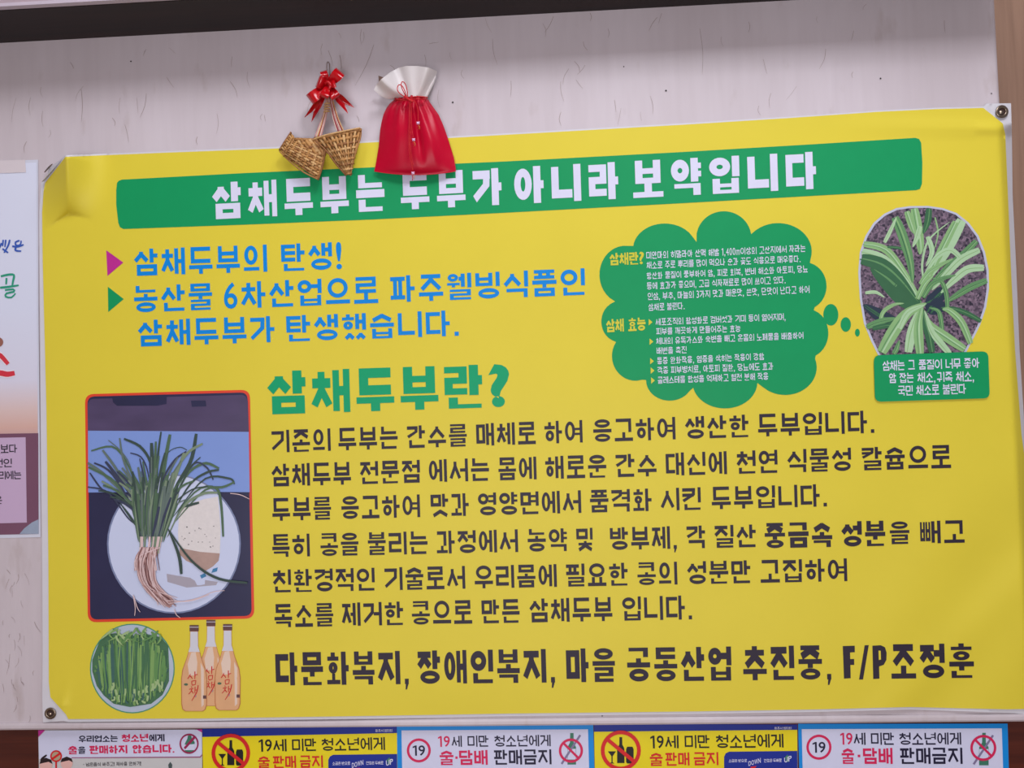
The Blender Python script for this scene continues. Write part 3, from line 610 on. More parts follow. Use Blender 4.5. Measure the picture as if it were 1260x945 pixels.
leaves = [  # tip ... base, in the measured crop
 ([(70, 485), (240, 465), (370, 680), (440, 1000)], 6, 1), ([(45, 570), (170, 660), (330, 830), (430, 1050)], 9, 2), ([(50, 600), (230, 700), (350, 880), (450, 1080)], 8, 1),
 ([(90, 570), (210, 640), (350, 860), (450, 1080)], 6, 4), ([(45, 740), (190, 780), (330, 960), (395, 1010)], 5, 4), ([(60, 640), (130, 740), (190, 790)], 5, 4),
 ([(150, 480), (250, 620), (380, 850), (460, 1090)], 8, 2), ([(170, 560), (240, 650), (360, 820), (450, 1080)], 9, 4), ([(270, 395), (300, 560), (400, 800), (470, 1100)], 6, 2),
 ([(300, 400), (430, 470), (500, 640), (510, 1080)], 8, 0), ([(345, 500), (430, 540), (480, 700), (500, 1080)], 4, 4), ([(190, 410), (290, 500), (360, 640), (460, 1080)], 3, 2),
 ([(495, 430), (500, 620), (500, 820), (500, 1100)], 12, 0), ([(525, 420), (520, 600), (520, 800), (510, 1100)], 8, 1), ([(562, 350), (540, 520), (530, 760), (515, 1100)], 6, 0),
 ([(625, 370), (590, 560), (560, 780), (530, 1110)], 11, 1), ([(810, 365), (770, 560), (650, 780), (560, 1110)], 11, 0), ([(855, 435), (740, 510), (640, 700), (560, 1080)], 8, 3),
 ([(745, 480), (690, 460), (610, 500), (580, 620)], 2.5, 0), ([(740, 490), (650, 560), (570, 720), (530, 1080)], 6, 4), ([(725, 500), (680, 620), (620, 800), (545, 1110)], 9, 3),
 ([(970, 610), (860, 575), (720, 690), (580, 1060)], 8, 1), ([(930, 690), (880, 600), (780, 590), (620, 900)], 5, 4), ([(970, 620), (880, 640), (760, 730), (600, 1000)], 7, 0),
 ([(1080, 720), (1040, 680), (860, 690), (640, 960)], 6, 0), ([(1080, 705), (1000, 740), (860, 770), (640, 1010)], 7, 1), ([(1000, 1090), (985, 860), (950, 750), (820, 760), (640, 960)], 8, 1),
 ([(830, 850), (760, 870), (700, 900), (610, 1090)], 8, 0), ([(960, 780), (850, 790), (720, 880), (600, 1100)], 8, 3), ([(840, 530), (770, 600), (700, 740), (580, 1060)], 4, 0),
 ([(385, 1010), (330, 930), (270, 850)], 7, 0), ([(400, 600), (430, 760), (470, 900), (500, 1100)], 8, 2), ([(360, 640), (420, 780), (450, 950), (480, 1120)], 8, 1)]
b = MB()
for i, (pts, wd, mi) in enumerate(leaves): ribbon(b, [zx(*p) for p in pts], wd * .42, DB, .0017 + i * 1.6e-5, mi, 14)
for i in range(46):                                 # finer leaves fanning out
    a_ = rnd.uniform(-1, 1); L_ = rnd.uniform(.55, 1); tx_, ty_ = 500 + a_ * 430 * L_, 1080 - (640 - 230 * abs(a_) ** 1.5) * L_
    ribbon(b, [zx(tx_, ty_ + rnd.uniform(0, 60) * abs(a_)), zx(lerp(tx_, 495, .35) + a_ * 10, lerp(ty_, 1080, .22)), zx(lerp(tx_, 495, .72), lerp(ty_, 1080, .58)), zx(490 + a_ * 60, 1110)], rnd.uniform(1.2, 3), DB, .0020 + i * 1e-5, rnd.choice([0, 1, 1, 2, 2, 3, 4]), 10)
for i in range(54):                                 # the dense bundle of stems
    u = rnd.uniform(-1, 1); xt = 520 + u * 170 + rnd.gauss(0, 20); yt = rnd.uniform(620, 880); xb = 490 + u * 90
    ribbon(b, [zx(xt, yt), zx(lerp(xt, xb, .5) + rnd.gauss(0, 8), lerp(yt, 1100, .5)), zx(xb, 1130)], rnd.uniform(2.2, 4.2), DB, .0023 + i * 1.2e-5, rnd.choice([0, 0, 1, 1, 2, 2, 3, 4]), 9)
for i in range(30):                                 # pale stem feet
    u = rnd.uniform(-1, 1); ribbon(b, [zx(490 + u * 80, 1090), zx(485 + u * 74, 1150), zx(478 + u * 70, 1200 + u * 12)], 1.5, DB, .0030 + i * 1e-5, rnd.choice([3, 3, 5]), 5, .8)
ribbon(b, [zx(1170, 672 + 744), zx(960, 640 + 744), zx(780, 520 + 744), zx(610, 290 + 744)], 3.2, DB, .0031, 0, 16, .3)
ribbon(b, [zx(705, 610 + 744), zx(685, 470 + 744), zx(610, 290 + 744)], 4.0, DB, .00312, 0, 12, .1)
b.build('printed_leaves', G + [M_root[0]], sh, kind='stuff')
b = MB()
ribbon(b, [zx(470, 1180), zx(450, 1300), zx(500, 1450), zx(640, 1570)], 20, DB, .0030, 1, 12, .5)
for i in range(60):
    x0 = rnd.uniform(405, 560); s = rnd.random(); c = rnd.gauss(0, 18)
    if s < .6: pts = [(x0, 1165), (lerp(x0, 470, .2) + c - 25, 1290), (lerp(x0, 480, .4) + c, 1430), (rnd.uniform(520, 680), rnd.uniform(1520, 1590))]
    elif s < .85: pts = [(x0, 1165), (x0 - 10 + c, 1240), (x0 + c * 1.2, 1330)]
    else: pts = [(x0, 1165), (380 + rnd.uniform(0, 30), 1240), (375 + rnd.uniform(0, 30), 1330)]
    ribbon(b, [zx(*p) for p in pts], rnd.uniform(.8, 1.7), DB, .0032 + i * 1.1e-5, rnd.choice([0, 0, 0, 1, 1, 2]), 12, .5)
for pts in ([(365, 1500), (380, 1590), (376, 1648)], [(370, 1510), (395, 1590), (415, 1622)], [(655, 1600), (670, 1640), (698, 1662)], [(620, 1560), (800, 1530), (930, 1480), (1010, 1470)], [(600, 1540), (760, 1545), (900, 1500)], [(1050, 785), (1120, 795), (1185, 825)]):
    ribbon(b, [zx(*p) for p in pts], 1.0, DB, .0039, 0, 10, .6)
b.build('printed_roots', M_root, sh, kind='stuff')

# printed oval photograph: broad-leaved plant on soil
M_soil = bpy.data.materials.new('photo_soil'); M_soil.use_nodes = True; nt = M_soil.node_tree
vz = nt.nodes.new('ShaderNodeTexVoronoi'); vz.inputs['Scale'].default_value = 330; tcc = nt.nodes.new('ShaderNodeTexCoord'); nt.links.new(tcc.outputs['Object'], vz.inputs['Vector'])
rp = nt.nodes.new('ShaderNodeValToRGB'); rp.color_ramp.elements[0].color = lin((38, 32, 50)); rp.color_ramp.elements[1].color = lin((136, 114, 132)); rp.color_ramp.elements[0].position = .15; rp.color_ramp.elements[1].position = .9
nt.links.new(vz.outputs['Color'], rp.inputs[0]); nt.links.new(rp.outputs[0], nt.nodes['Principled BSDF'].inputs['Base Color']); nt.nodes['Principled BSDF'].inputs['Roughness'].default_value = .5
oval = [(1056, 335), (1058, 310), (1065, 290), (1075, 274), (1088, 263), (1103, 256), (1120, 253.6), (1142, 253.4), (1160, 256), (1177, 262), (1192, 274), (1204, 290), (1212, 310), (1216.5, 332), (1217, 355), (1213.5, 378), (1206, 400), (1196, 420), (1187, 437), (1082, 440), (1072, 420), (1063, 398), (1058, 368)]
b = MB(); sheet(b, oval, DL(.0006), 8, 0)
ov2 = [(1136.5 + (x - 1136.5) * .965, 346 + (y - 346) * .975) for x, y in oval]; sheet(b, ov2, DL(.0008), 8, 1)
b.build('plant_photo', [mat('photo_rim', (186, 190, 210), .45), M_soil], sh, smooth=True)
LG = [mat('plant_leaf_%s' % n, c, .45, .3, noise=.1, nscale=60, stretch=(1, 1, 1)) for n, c in (('deep', (58, 104, 72)), ('mid', (98, 146, 96)), ('light', (136, 178, 120)), ('pale', (168, 202, 160)), ('shade', (44, 56, 72)))]
def ox(x, y): return (1030 + x / 5.478, 240 + y / 5.478)
pl = [([(560, 720), (470, 700), (350, 600), (230, 490)], 34, 0), ([(480, 660), (400, 620), (330, 560), (240, 500)], 30, 0), ([(440, 900), (300, 820), (180, 740)], 24, 4), ([(700, 700), (660, 740), (620, 800)], 40, 4), ([(720, 640), (660, 700), (600, 730)], 24, 4),
      ([(520, 90), (540, 200), (560, 330), (560, 400)], 17, 2), ([(470, 110), (500, 200), (520, 260)], 12, 2), ([(620, 90), (610, 180), (580, 260)], 12, 0), ([(560, 210), (540, 280), (510, 350)], 9, 3), ([(660, 150), (680, 260), (650, 380)], 3, 2), ([(580, 560), (575, 450), (620, 300), (760, 180)], 4, 3),
      ([(180, 330), (330, 370), (450, 520), (555, 690)], 13, 2), ([(170, 380), (310, 430), (440, 560), (550, 700)], 15, 3), ([(165, 430), (300, 470), (420, 570), (540, 720)], 24, 0), ([(340, 350), (430, 360), (480, 400)], 5, 0),
      ([(390, 150), (440, 270), (490, 440), (510, 590)], 17, 1), ([(320, 320), (360, 240), (400, 150)], 7, 3), ([(840, 170), (770, 300), (690, 440), (590, 600)], 22, 3), ([(800, 180), (740, 300), (650, 480), (580, 640)], 14, 2),
      ([(610, 280), (640, 380), (600, 480)], 9, 3), ([(940, 310), (850, 400), (730, 500), (600, 640)], 12, 1), ([(960, 370), (840, 430), (730, 540), (640, 640)], 13, 3), ([(830, 420), (760, 370), (660, 430), (560, 600)], 10, 3),
      ([(990, 490), (880, 500), (780, 580), (700, 660)], 14, 3), ([(1010, 575), (900, 620), (800, 680), (740, 720)], 12, 1), ([(970, 850), (880, 800), (780, 765), (700, 760)], 9, 0), ([(745, 780), (735, 660), (700, 580), (640, 560)], 8, 1),
      ([(290, 870), (310, 790), (380, 740), (450, 730)], 7, 2), ([(190, 660), (260, 655), (320, 690)], 6, 3), ([(200, 890), (300, 850), (400, 830)], 11, 1), ([(240, 900), (340, 880), (420, 890)], 9, 0),
      ([(900, 1000), (840, 860), (760, 780), (710, 770)], 13, 2), ([(710, 940), (700, 840), (680, 780), (620, 760)], 8, 1), ([(860, 1040), (740, 960), (620, 870), (560, 740)], 16, 2), ([(640, 1060), (620, 950), (590, 850), (570, 750)], 14, 0),
      ([(480, 1060), (500, 940), (530, 840), (570, 740)], 17, 3), ([(560, 1070), (550, 960), (550, 860), (575, 740)], 17, 2), ([(300, 1060), (380, 920), (470, 800), (600, 730)], 22, 2), ([(420, 900), (480, 790), (590, 740)], 10, 3),
      ([(760, 1070), (700, 1000), (640, 920), (590, 780)], 12, 3), ([(380, 1070), (400, 1040), (420, 980)], 9, 1), ([(560, 600), (620, 520), (700, 470), (780, 430)], 9, 2), ([(540, 700), (590, 600), (650, 540)], 10, 2), ([(580, 690), (640, 600), (720, 560), (800, 540)], 9, 1)]
b = MB()
for i, (pts, wd, mi) in enumerate(pl):
    q = [ox(*p) for p in pts]; q = [(min(max(x, 1059), 1214.5), min(y, 438)) for x, y in q]
    ribbon(b, q, wd * .70, DB, .0010 + i * 1.6e-5, mi, 14, .12)
    ribbon(b, [(x + .25 * wd * .2, y - .1) for x, y in q], wd * .10, DB, .0010 + i * 1.6e-5 + 8e-6, min(3, mi + 1) if mi < 4 else 0, 12, .1)
    ribbon(b, [(x - wd * .09, y + .4) for x, y in q], wd * .07, DB, .0010 + i * 1.6e-5 + 11e-6, max(0, mi - 1) if mi < 4 else 0, 12, .1)
b.build('printed_leaves', LG, sh, kind='stuff')

# printed round photograph: bundle of cut green stalks
b = MB(); sheet(b, ell(162.8, 822.6, 52.2, 55.2, 48), DL(.0006), 9, 0); sheet(b, ell(162.8, 822.6, 50.8, 53.8, 48), DL(.0008), 9, 1)
b.build('stalk_photo', [mat('photo_ring', (74, 146, 112), .45), mat('photo_dish', (176, 188, 204), .45)], sh, smooth=True)
SG = [mat('stalk_%s' % n, c, .45, .3, noise=.12, nscale=80) for n, c in (('deep', (72, 112, 80)), ('mid', (98, 142, 84)), ('light', (124, 162, 96)), ('pale', (158, 184, 130)), ('teal', (66, 102, 96)))]
b = MB(); base = [(118, 800), (122, 790), (130, 781), (142, 779), (160, 783), (180, 780), (198, 784), (207, 795), (208, 820), (208, 838), (200, 855), (186, 866), (160, 870), (140, 866), (128, 856), (119, 844), (113.5, 826), (113.5, 812)]
sheet(b, base, DL(.001), 9, 0)
for i in range(190):
    x0 = rnd.uniform(116, 207); kx = (x0 - 162) / 46; ymin = 822 - 43 * math.sqrt(max(.05, 1 - kx * kx)); ymax = 822 + 47 * math.sqrt(max(.05, 1 - kx * kx))
    ya = ymin + rnd.uniform(0, 18); yb = min(ymax, rnd.uniform(845, 868)); x1 = lerp(x0, 163, .12) + rnd.gauss(0, 2.5)
    ribbon(b, [(x0, ya), ((x0 + x1) / 2 + rnd.gauss(0, 1.4), (ya + yb) / 2), (x1, yb)], rnd.uniform(1.4, 3.4), DB, .0012 + i * 7e-6, rnd.choice([0, 0, 1, 1, 1, 2, 2, 4]), 8, .35)
for i in range(34):
    x0 = rnd.uniform(126, 200); kx = (x0 - 162) / 46; ymax = 822 + 45 * math.sqrt(max(.05, 1 - kx * kx)); ya = ymax - rnd.uniform(4, 22)
    ribbon(b, [(x0, ya), (x0 + rnd.gauss(0, 1), ya + 4), (x0 + rnd.gauss(0, 1.5), min(ymax, ya + 9))], rnd.uniform(1.8, 3), DB, .0026 + i * 1e-5, rnd.choice([2, 3, 3, 4]), 4, .9)
for i in range(22):
    x0 = rnd.uniform(130, 196); y0 = rnd.uniform(772, 782)
    ribbon(b, [(x0, y0), (x0 + rnd.gauss(0, 5), y0 + 6), (x0 + rnd.gauss(0, 8), y0 + 13)], 2.6, DB, .0030 + i * 1e-5, rnd.choice([1, 2, 3]), 5)
b.build('printed_stalks', SG, sh, kind='stuff')

# printed bottles
M_liq = mat('bottle_amber', (216, 166, 122), .4, .4, noise=.12, nscale=30); M_liq2 = mat('bottle_pale', (222, 198, 180), .4, .4)
M_gl = mat('bottle_neck_glass', (206, 206, 214), .4); M_edge = mat('bottle_outline', (188, 120, 76), .4); M_cap = mat('bottle_cap', (96, 66, 66), .4); M_cal = mat('bottle_red_script', (196, 44, 40), .45)
bot = lambda cx, top, s=1.0: [(cx - 5 * s, top + 7.5), (cx + 5 * s, top + 7.5), (cx + 5.2 * s, top + 26), (cx + 9 * s, top + 40), (cx + 14.5 * s, top + 55), (cx + 16 * s, top + 66), (cx + 15.8 * s, top + 98), (cx + 14 * s, top + 104), (cx + 11 * s, top + 106), (cx - 11 * s, top + 106), (cx - 14.5 * s, top + 103.5), (cx - 15.8 * s, top + 97), (cx - 16 * s, top + 66), (cx - 14.5 * s, top + 55), (cx - 9 * s, top + 40), (cx - 5.2 * s, top + 26)]
for i, (cx, top, hb) in enumerate(((259.5, 762.8, 0), (238.8, 769.2, 1), (280.0, 768, 1))):
    e = .0006 + i * .0006 if i == 0 else .0012 + i * 1e-5
    o2 = bot(cx, top); mx_, my_ = cx, top + 60
    b = MB(); sheet(b, o2, DL(e), 0, 0)
    inn = [(mx_ + (x - mx_) * .93, my_ + (y - my_) * .988) for x, y in o2]; sheet(b, inn, DL(e + .00006), 0, 1)
    sheet(b, [(cx - 4.5, top + 8), (cx + 4.5, top + 8), (cx + 4.8, top + 26), (cx + 7, top + 33), (cx - 7, top + 33), (cx - 4.8, top + 26)], DL(e + .00012), 0, 3)
    sheet(b, [(cx - 3.5, top + 34), (cx + 2, top + 33), (cx + 4, top + 46), (cx + 3, top + 62), (cx - 6, top + 62), (cx - 8, top + 48)], DL(e + .00012), 0, 2)
    sheet(b, [(cx + 8, top + 46), (cx + 12, top + 54), (cx + 12, top + 98), (cx + 9, top + 101), (cx + 8.5, top + 60)], DL(e + .00014), 0, 2)
    sheet(b, [(cx - 5.6, top), (cx + 5.6, top), (cx + 5.6, top + 7.5), (cx - 5.6, top + 7.5)], DL(e + .0002), 0, 4)
    sheet(b, [(cx - 5.6, top + 2.2), (cx + 5.6, top + 2.2), (cx + 5.6, top + 2.9), (cx - 5.6, top + 2.9)], DL(e + .00026), 0, 3)
    if i: sheet(b, [(cx + 11, top + 86.5), (cx + 15, top + 86.5), (cx + 15, top + 90.5), (cx + 11, top + 90.5)], DL(e + .0002), 0, 4)
    sc = [([(cx - 8, top + 66), (cx - 6, top + 63.5), (cx - 4.5, top + 60)], 1.2), ([(cx - 5, top + 62), (cx - 2, top + 66)], 1.2), ([(cx + 1, top + 57), (cx + 1, top + 66.5)], 1.3), ([(cx + 1, top + 61.5), (cx + 4.5, top + 60.5)], 1.1),
          ([(cx - 3, top + 69), (cx + 2.4, top + 68)], 1), ([(cx + 2.2, top + 68), (cx + 1.6, top + 73)], 1), ([(cx - 3, top + 69), (cx - 2.6, top + 74)], 1), ([(cx - 2.8, top + 74), (cx + 2, top + 73)], 1),
          ([(cx - 3.5, top + 75.6), (cx - 2.6, top + 77)], 1), ([(cx - 6, top + 79), (cx - .6, top + 77.8)], 1), ([(cx - 2.8, top + 78.5), (cx - 4, top + 82), (cx - 7, top + 85)], 1.1), ([(cx - 3.4, top + 80.5), (cx - .8, top + 84)], 1.1),
          ([(cx + 1.2, top + 76), (cx + 1, top + 84)], 1.1), ([(cx + 1, top + 80), (cx + 4, top + 79.6)], .9), ([(cx + 5, top + 74), (cx + 3, top + 83), (cx - 3, top + 93)], 1.3)]
    for k, (pp, wd) in enumerate(sc): ribbon(b, pp, wd, DB, e + .0003 + k * 1e-5, 5, 6, .6)
    sheet(b, ell(cx - 10, top + 73, 2.6, 1.5, 10), DL(e + .0003), 0, 6)
    sheet(b, ell(cx + 1.5, top + 87, 1.6, 2, 8), DL(e + .0003), 0, 7)
    b.build('printed_bottle', [M_edge, M_liq, M_liq2, M_gl, M_cap, M_cal, G[1], M_tofs], sh)

# ------------------------------------------------------------------ poster at the left
poster = thing('poster', 'white wall poster with coloured script and pink lower part, left of the banner', 'poster', P(0, 660, 0))
DP = lambda x, y: .0012 + .0008 * math.sin(y / 60) + .0006 * max(0, (x - 20) / 27) 
mp_ = bpy.data.materials.new('poster_print'); mp_.use_nodes = True; nt = mp_.node_tree; N = nt.nodes.new
tcc = N('ShaderNodeTexCoord'); sp = N('ShaderNodeSeparateXYZ'); mr = N('ShaderNodeMapRange'); rp = N('ShaderNodeValToRGB')
nt.links.new(tcc.outputs['Object'], sp.inputs[0]); nt.links.new(sp.outputs['Z'], mr.inputs['Value'])
mr.inputs['From Min'].default_value = P(0, 660).z; mr.inputs['From Max'].default_value = P(0, 197).z; nt.links.new(mr.outputs[0], rp.inputs[0])
er = rp.color_ramp.elements; er[0].position = 0; er[0].color = lin((120, 92, 124)); er[1].position = 1; er[1].color = lin((216, 220, 238))
for pos, c in ((.22, (176, 140, 158)), (.285, (212, 172, 160)), (.33, (216, 190, 186)), (.41, (214, 212, 228)), (.6, (214, 218, 236))):
    q = er.new(pos); q.color = lin(c)
nt.links.new(rp.outputs[0], nt.nodes['Principled BSDF'].inputs['Base Color']); nt.nodes['Principled BSDF'].inputs['Roughness'].default_value = .45
b = MB(); sheet(b, [(-250, 207), (46.8, 196.5), (47.5, 400), (50, 661), (-250, 668)], DP, 25); b.build('paper', mat('poster_paper', (206, 208, 222), .5), poster, smooth=True)
b = MB(); sheet(b, [(-247, 212), (44.8, 200), (45.5, 400), (47.6, 657), (-247, 663)], lambda x, y: DP(x, y) + .0003, 25); b.build('print', mp_, poster, smooth=True)
D1 = lambda x, y: DP(x, y) + .0006
b = MB(); sheet(b, [(-247, 537), (47, 533), (47.6, 657), (-247, 663)], lambda x, y: DP(x, y) + .00045, 25); b.build('purple_block', mat('poster_purple', (116, 76, 98), .45, noise=.1, nscale=10), poster)
b = MB(); sheet(b, [(-200, 543), (31.5, 538), (33, 643), (-200, 649)], D1, 25); b.build('text_panel', mat('poster_lilac', (194, 168, 198), .45, noise=.06, nscale=6), poster)
b = MB(); sheet(b, [(24, 657), (30, 650), (39, 643), (47.4, 639), (47.6, 657)], D1, 0); b.build('corner_picture', mat('poster_greyblue', (148, 160, 180), .45, noise=.2, nscale=60), poster)
D2 = lambda x, y: DP(x, y) + .0009
Mink = mat('poster_dark_ink', (40, 36, 50), .5)
b = MB(); words(b, [('보다', 0.5, 21)], (0, 547, 557.5, 22, 546.5, 557), D2, .13, .1); words(b, [('원인', -7, 14.5)], (0, 564.5, 575, 22, 564, 574.5), D2, .13, .1)
words(b, [('리에는', -2, 26)], (0, 580, 590, 26, 579, 589.5), D2, .13, .05); words(b, [('은', -8, 2.5)], (0, 610, 620, 22, 610, 620), D2, .13, .1); b.build('lettering', Mink, poster, label='small dark lettering')
b = MB(); Mb = mat('poster_blue_ink', (52, 88, 176), .5)
for i, (pp, wd) in enumerate([([(2, 299), (-1, 305), (-3, 309)], 2.4), ([(4, 295), (3, 303)], 2), ([(7, 295), (6, 304)], 2), ([(12, 295), (10, 302), (5, 311)], 2.2), ([(3, 306), (7, 309), (10, 311)], 2.2), ([(0, 302), (-6, 304)], 2.5),
        ([(24, 296), (19, 298), (20, 302), (25, 301), (26, 296)], 2.2), ([(15, 303), (22, 303.5), (29, 301)], 2.4), ([(20, 303), (19, 308), (26, 309)], 2.4)]): ribbon(b, pp, wd, D2, i * 2e-5, 0, 8, .7)
b.build('script_lettering', Mb, poster, label='blue brush script')
b = MB()
for i, (pp, wd) in enumerate([([(1, 340), (10, 338), (17, 338.5), (16, 346), (15, 352)], 2.8), ([(8, 342), (7.5, 350)], 2.4), ([(0, 354), (10, 353), (23, 351)], 2.8), ([(6, 357), (16, 356), (17, 359), (8, 361), (7, 365), (14, 366), (19, 361)], 2.5)]): ribbon(b, pp, wd, D2, i * 2e-5, 0, 12, .7)
b.build('script_lettering', mat('poster_green_ink', (40, 150, 120), .5), poster, label='green brush script')
b = MB(); Mw2 = mat('poster_letter_edge', (232, 224, 232), .5)
for i, (pp, wd) in enumerate([([(-14, 452), (-4, 440), (0, 437), (10, 448)], 8.5), ([(-18, 459), (0, 459), (9, 460.5), (18, 459)], 9.5)]): ribbon(b, pp, wd, D2, i * 2e-5, 0, 10, .8); ribbon(b, pp, wd - 2.6, D2, 2e-4 + i * 2e-5, 1, 10, .8)
b.build('script_lettering', [Mw2, mat('poster_red_ink', (206, 50, 66), .5)], poster, label='red brush script with pale edge')
b = MB(); sheet(b, ell(-2, 421, 6, 6, 16), D2, 0, 0); b.build('round_picture', mat('poster_brown', (150, 96, 84), .5), poster)
b = MB(); sheet(b, [(-30, 198.5), (31, 196.5), (32, 212), (-30, 214)], lambda x, y: D2(x, y), 0); b.build('tape_strip', mat('tape', (214, 204, 208), .25, .6), poster, label='pale adhesive tape')

# ------------------------------------------------------------------ stickers on the dark panel
DK = -.008
def dflat(e): return lambda x, y: DK + .0006 + e
M_navy = mat('sticker_navy', (14, 40, 140), .35, .5); M_sy = mat('sticker_yellow', (226, 208, 20), .35, .5); M_sk = mat('sticker_black', (26, 24, 26), .35, .5); M_sr = mat('sticker_red', (206, 30, 34), .35, .5)
M_cy = mat('sticker_cyan', (0, 134, 214), .35, .5); M_sw = mat('sticker_white', (206, 208, 232), .35, .5); M_sm = mat('sticker_crimson', (206, 28, 84), .35, .5); M_sn = mat('sticker_ink', (24, 22, 52), .35, .5); M_bg = mat('bottle_green', (58, 118, 96), .35, .5)
M_ci = mat('cigarette_grey', (126, 116, 150), .35, .5)
def extrude_card(mb, quad, e0, mi=0):
    """thin printed card with an edge"""
    a = [P(x, y, DK + .0001) for x, y in quad]; c = [P(x, y, DK + .0006 + e0) for x, y in quad]
    n = len(quad); mb.add(c, [tuple(range(n))[::-1]], mi); mb.add(a + c, [(i, (i + 1) % n, n + (i + 1) % n, n + i) for i in range(n)], mi)
def no_alcohol_sticker(x0, x1, tops, strip, yb, label, words_, sym, panel, ptxt, top_text):
    th = thing('warning_sticker', label, 'sticker', P((x0 + x1) / 2, yb, DK), 'age warning stickers in a row under the banner')
    b = MB(); extrude_card(b, [(x0, tops[0]), (x1, tops[1]), (x1 + 2, yb - 1), (x0 + 2, yb)], 0); c = b.build('card', M_navy, th)
    b = MB(); sheet(b, [(x0, strip[0]), (x1, strip[1]), (x1 + 1, yb - 1), (x0 + 2, yb)], dflat(.0003), 0); b.build('yellow_field', M_sy, th)
    b = MB(); px0, py0 = panel; sheet(b, [(px0, yb), (px0, py0 + 6), (px0 + 2, py0 + 2), (px0 + 6, py0), (x1, py0 - 1), (x1 + 1, yb)], dflat(.0006), 0); b.build('navy_field', M_navy, th)
    for i, (its, y, t) in enumerate(words_):
        b = MB(); words(b, its, y, dflat(.0007), t, .12, 0, .01); b.build('lettering', M_sk if i == 0 else M_sr, th, label='black lettering' if i == 0 else 'red lettering')
    cx, cy, r = sym; s = r / 24
    b = MB(); Q = lambda x, y: (cx + x * s, cy + y * s)
    sheet(b, [Q(-1.6, -16), Q(1.6, -16), Q(1.8, -7), Q(4, -3), Q(4.4, 0), Q(4.4, 15), Q(-4.4, 15), Q(-4.4, 0), Q(-4, -3), Q(-1.8, -7)], dflat(.0007), 0)
    sheet(b, [Q(7.5, -4.5), Q(14, -4.5), Q(15.3, -1.5), Q(15.3, 13.5), Q(14, 15.5), Q(7.5, 15.5), Q(6.3, 13.5), Q(6.3, -1.5)], dflat(.0007), 0)
    sheet(b, [Q(-15.5, 1), Q(-5.8, 1), Q(-9.8, 6.8), Q(-9.8, 14), Q(-7.6, 15.5), Q(-13.4, 15.5), Q(-11.2, 14), Q(-11.2, 6.8)], dflat(.0007), 0)
    b.build('drink_pictogram', M_sk, th)
    b = MB(); ringpx(b, cx, cy, r, r * .19, dflat(.001), 0); a = .707 * r * .9
    sheet(b, [(cx - a - 1.2 * s, cy - a * .8 + 1.5 * s), (cx - a + 1.8 * s, cy - a * .8 - 1.8 * s), (cx + a + 1.2 * s, cy + a * .8 - 1.5 * s), (cx + a - 1.8 * s, cy + a * .8 + 1.8 * s)], dflat(.00104), 0); b.build('prohibition_ring', M_sr, th)
    for its, y in ptxt + [top_text]:
        for wi, word in enumerate(its[0][0].split(' ')):
            x0_, x1_ = its[0][1:]; n_ = len(its[0][0].split(' ')); a_ = lerp(x0_, x1_, wi / n_); c_ = lerp(x0_, x1_, (wi + (.9 if n_ > 1 else 1)) / n_)
            b = MB(); words(b, [(word, a_, c_)], y, dflat(.0009), .13, .1, 0, .01); b.build('small_lettering', M_wlet, th)
    bx, by = ptxt[1][0][0][1] - 1, ptxt[1][1][1] + 6.5; b = MB(); sheet(b, [(bx + 3, by), (bx + 11, by - 1), (bx + 7, by + 4)], dflat(.0007), 0); b.build('down_arrow', M_sr, th)
    bx, by = ptxt[3][0][0][1], ptxt[3][1][1]; b = MB(); sheet(b, [(bx, by), (bx + 4, by - 4), (bx + 8, by + 1), (bx + 6, by + 1), (bx + 6, by + 5), (bx + 2, by + 5), (bx + 2, by + 1)], dflat(.0007), 0); b.build('up_arrow', M_bg, th)
    return th
no_alcohol_sticker(249, 488.5, (896.8, 892.7), (906.8, 902), 1010, 'yellow and navy no-alcohol sticker between the notice and the first blue-edged sticker',
    [([('19세', 318.4, 352.5), ('미만', 359.3, 389), ('청소년에게', 395.8, 473.6)], (318, 910, 925, 473, 907, 922.8), .13), ([('술', 317.4, 331.8), ('판매', 336, 364.2), ('금지', 369, 397.2)], (317, 930.5, 945.5, 397, 929.5, 944.5), .15)],
    (284, 926.7, 23.8), (404, 928.8), [([('소금은 반으로', 409, 432)], (409, 937.5, 941.5, 432, 937, 941)), ([('DOWN', 433, 447)], (433, 939, 945, 447, 935, 941)), ([('건강은 두배로', 450.5, 472.8)], (450, 937, 941, 473, 936.5, 940.5)), ([('UP', 475, 483.5)], (475, 936, 942.5, 483, 933.5, 940))],
    ([('파주시 협의회', 462, 484)], (453, 897.6, 901, 484, 897, 900.4)))
no_alcohol_sticker(731, 981, (890.7, 891.5), (900.4, 898), 1008, 'yellow and navy no-alcohol sticker between the two blue-edged stickers',
    [([('19세', 800.3, 835), ('미만', 842.5, 873), ('청소년에게', 881, 964)], (800, 905.3, 920.9, 964, 903, 919.8), .13), ([('술', 799.6, 815.3), ('판매', 819, 848.3), ('금지', 853.6, 883.9)], (799, 926.3, 942.5, 884, 925.5, 941.5), .15)],
    (763.9, 923.5, 24.7), (891, 925), [([('소금은 반으로', 896.7, 920.3)], (896, 934.3, 938, 920, 934, 937.6)), ([('DOWN', 921, 936)], (921, 937, 942.5, 936, 932.5, 938.5)), ([('건강은 두배로', 940, 963)], (940, 934, 938, 963, 933.4, 937.4)), ([('UP', 965, 974)], (965, 932.5, 938.5, 974, 929.5, 936))],
    ([('파주시 협의회', 953, 975)], (943, 894.6, 897.6, 975, 894.2, 897.2)))
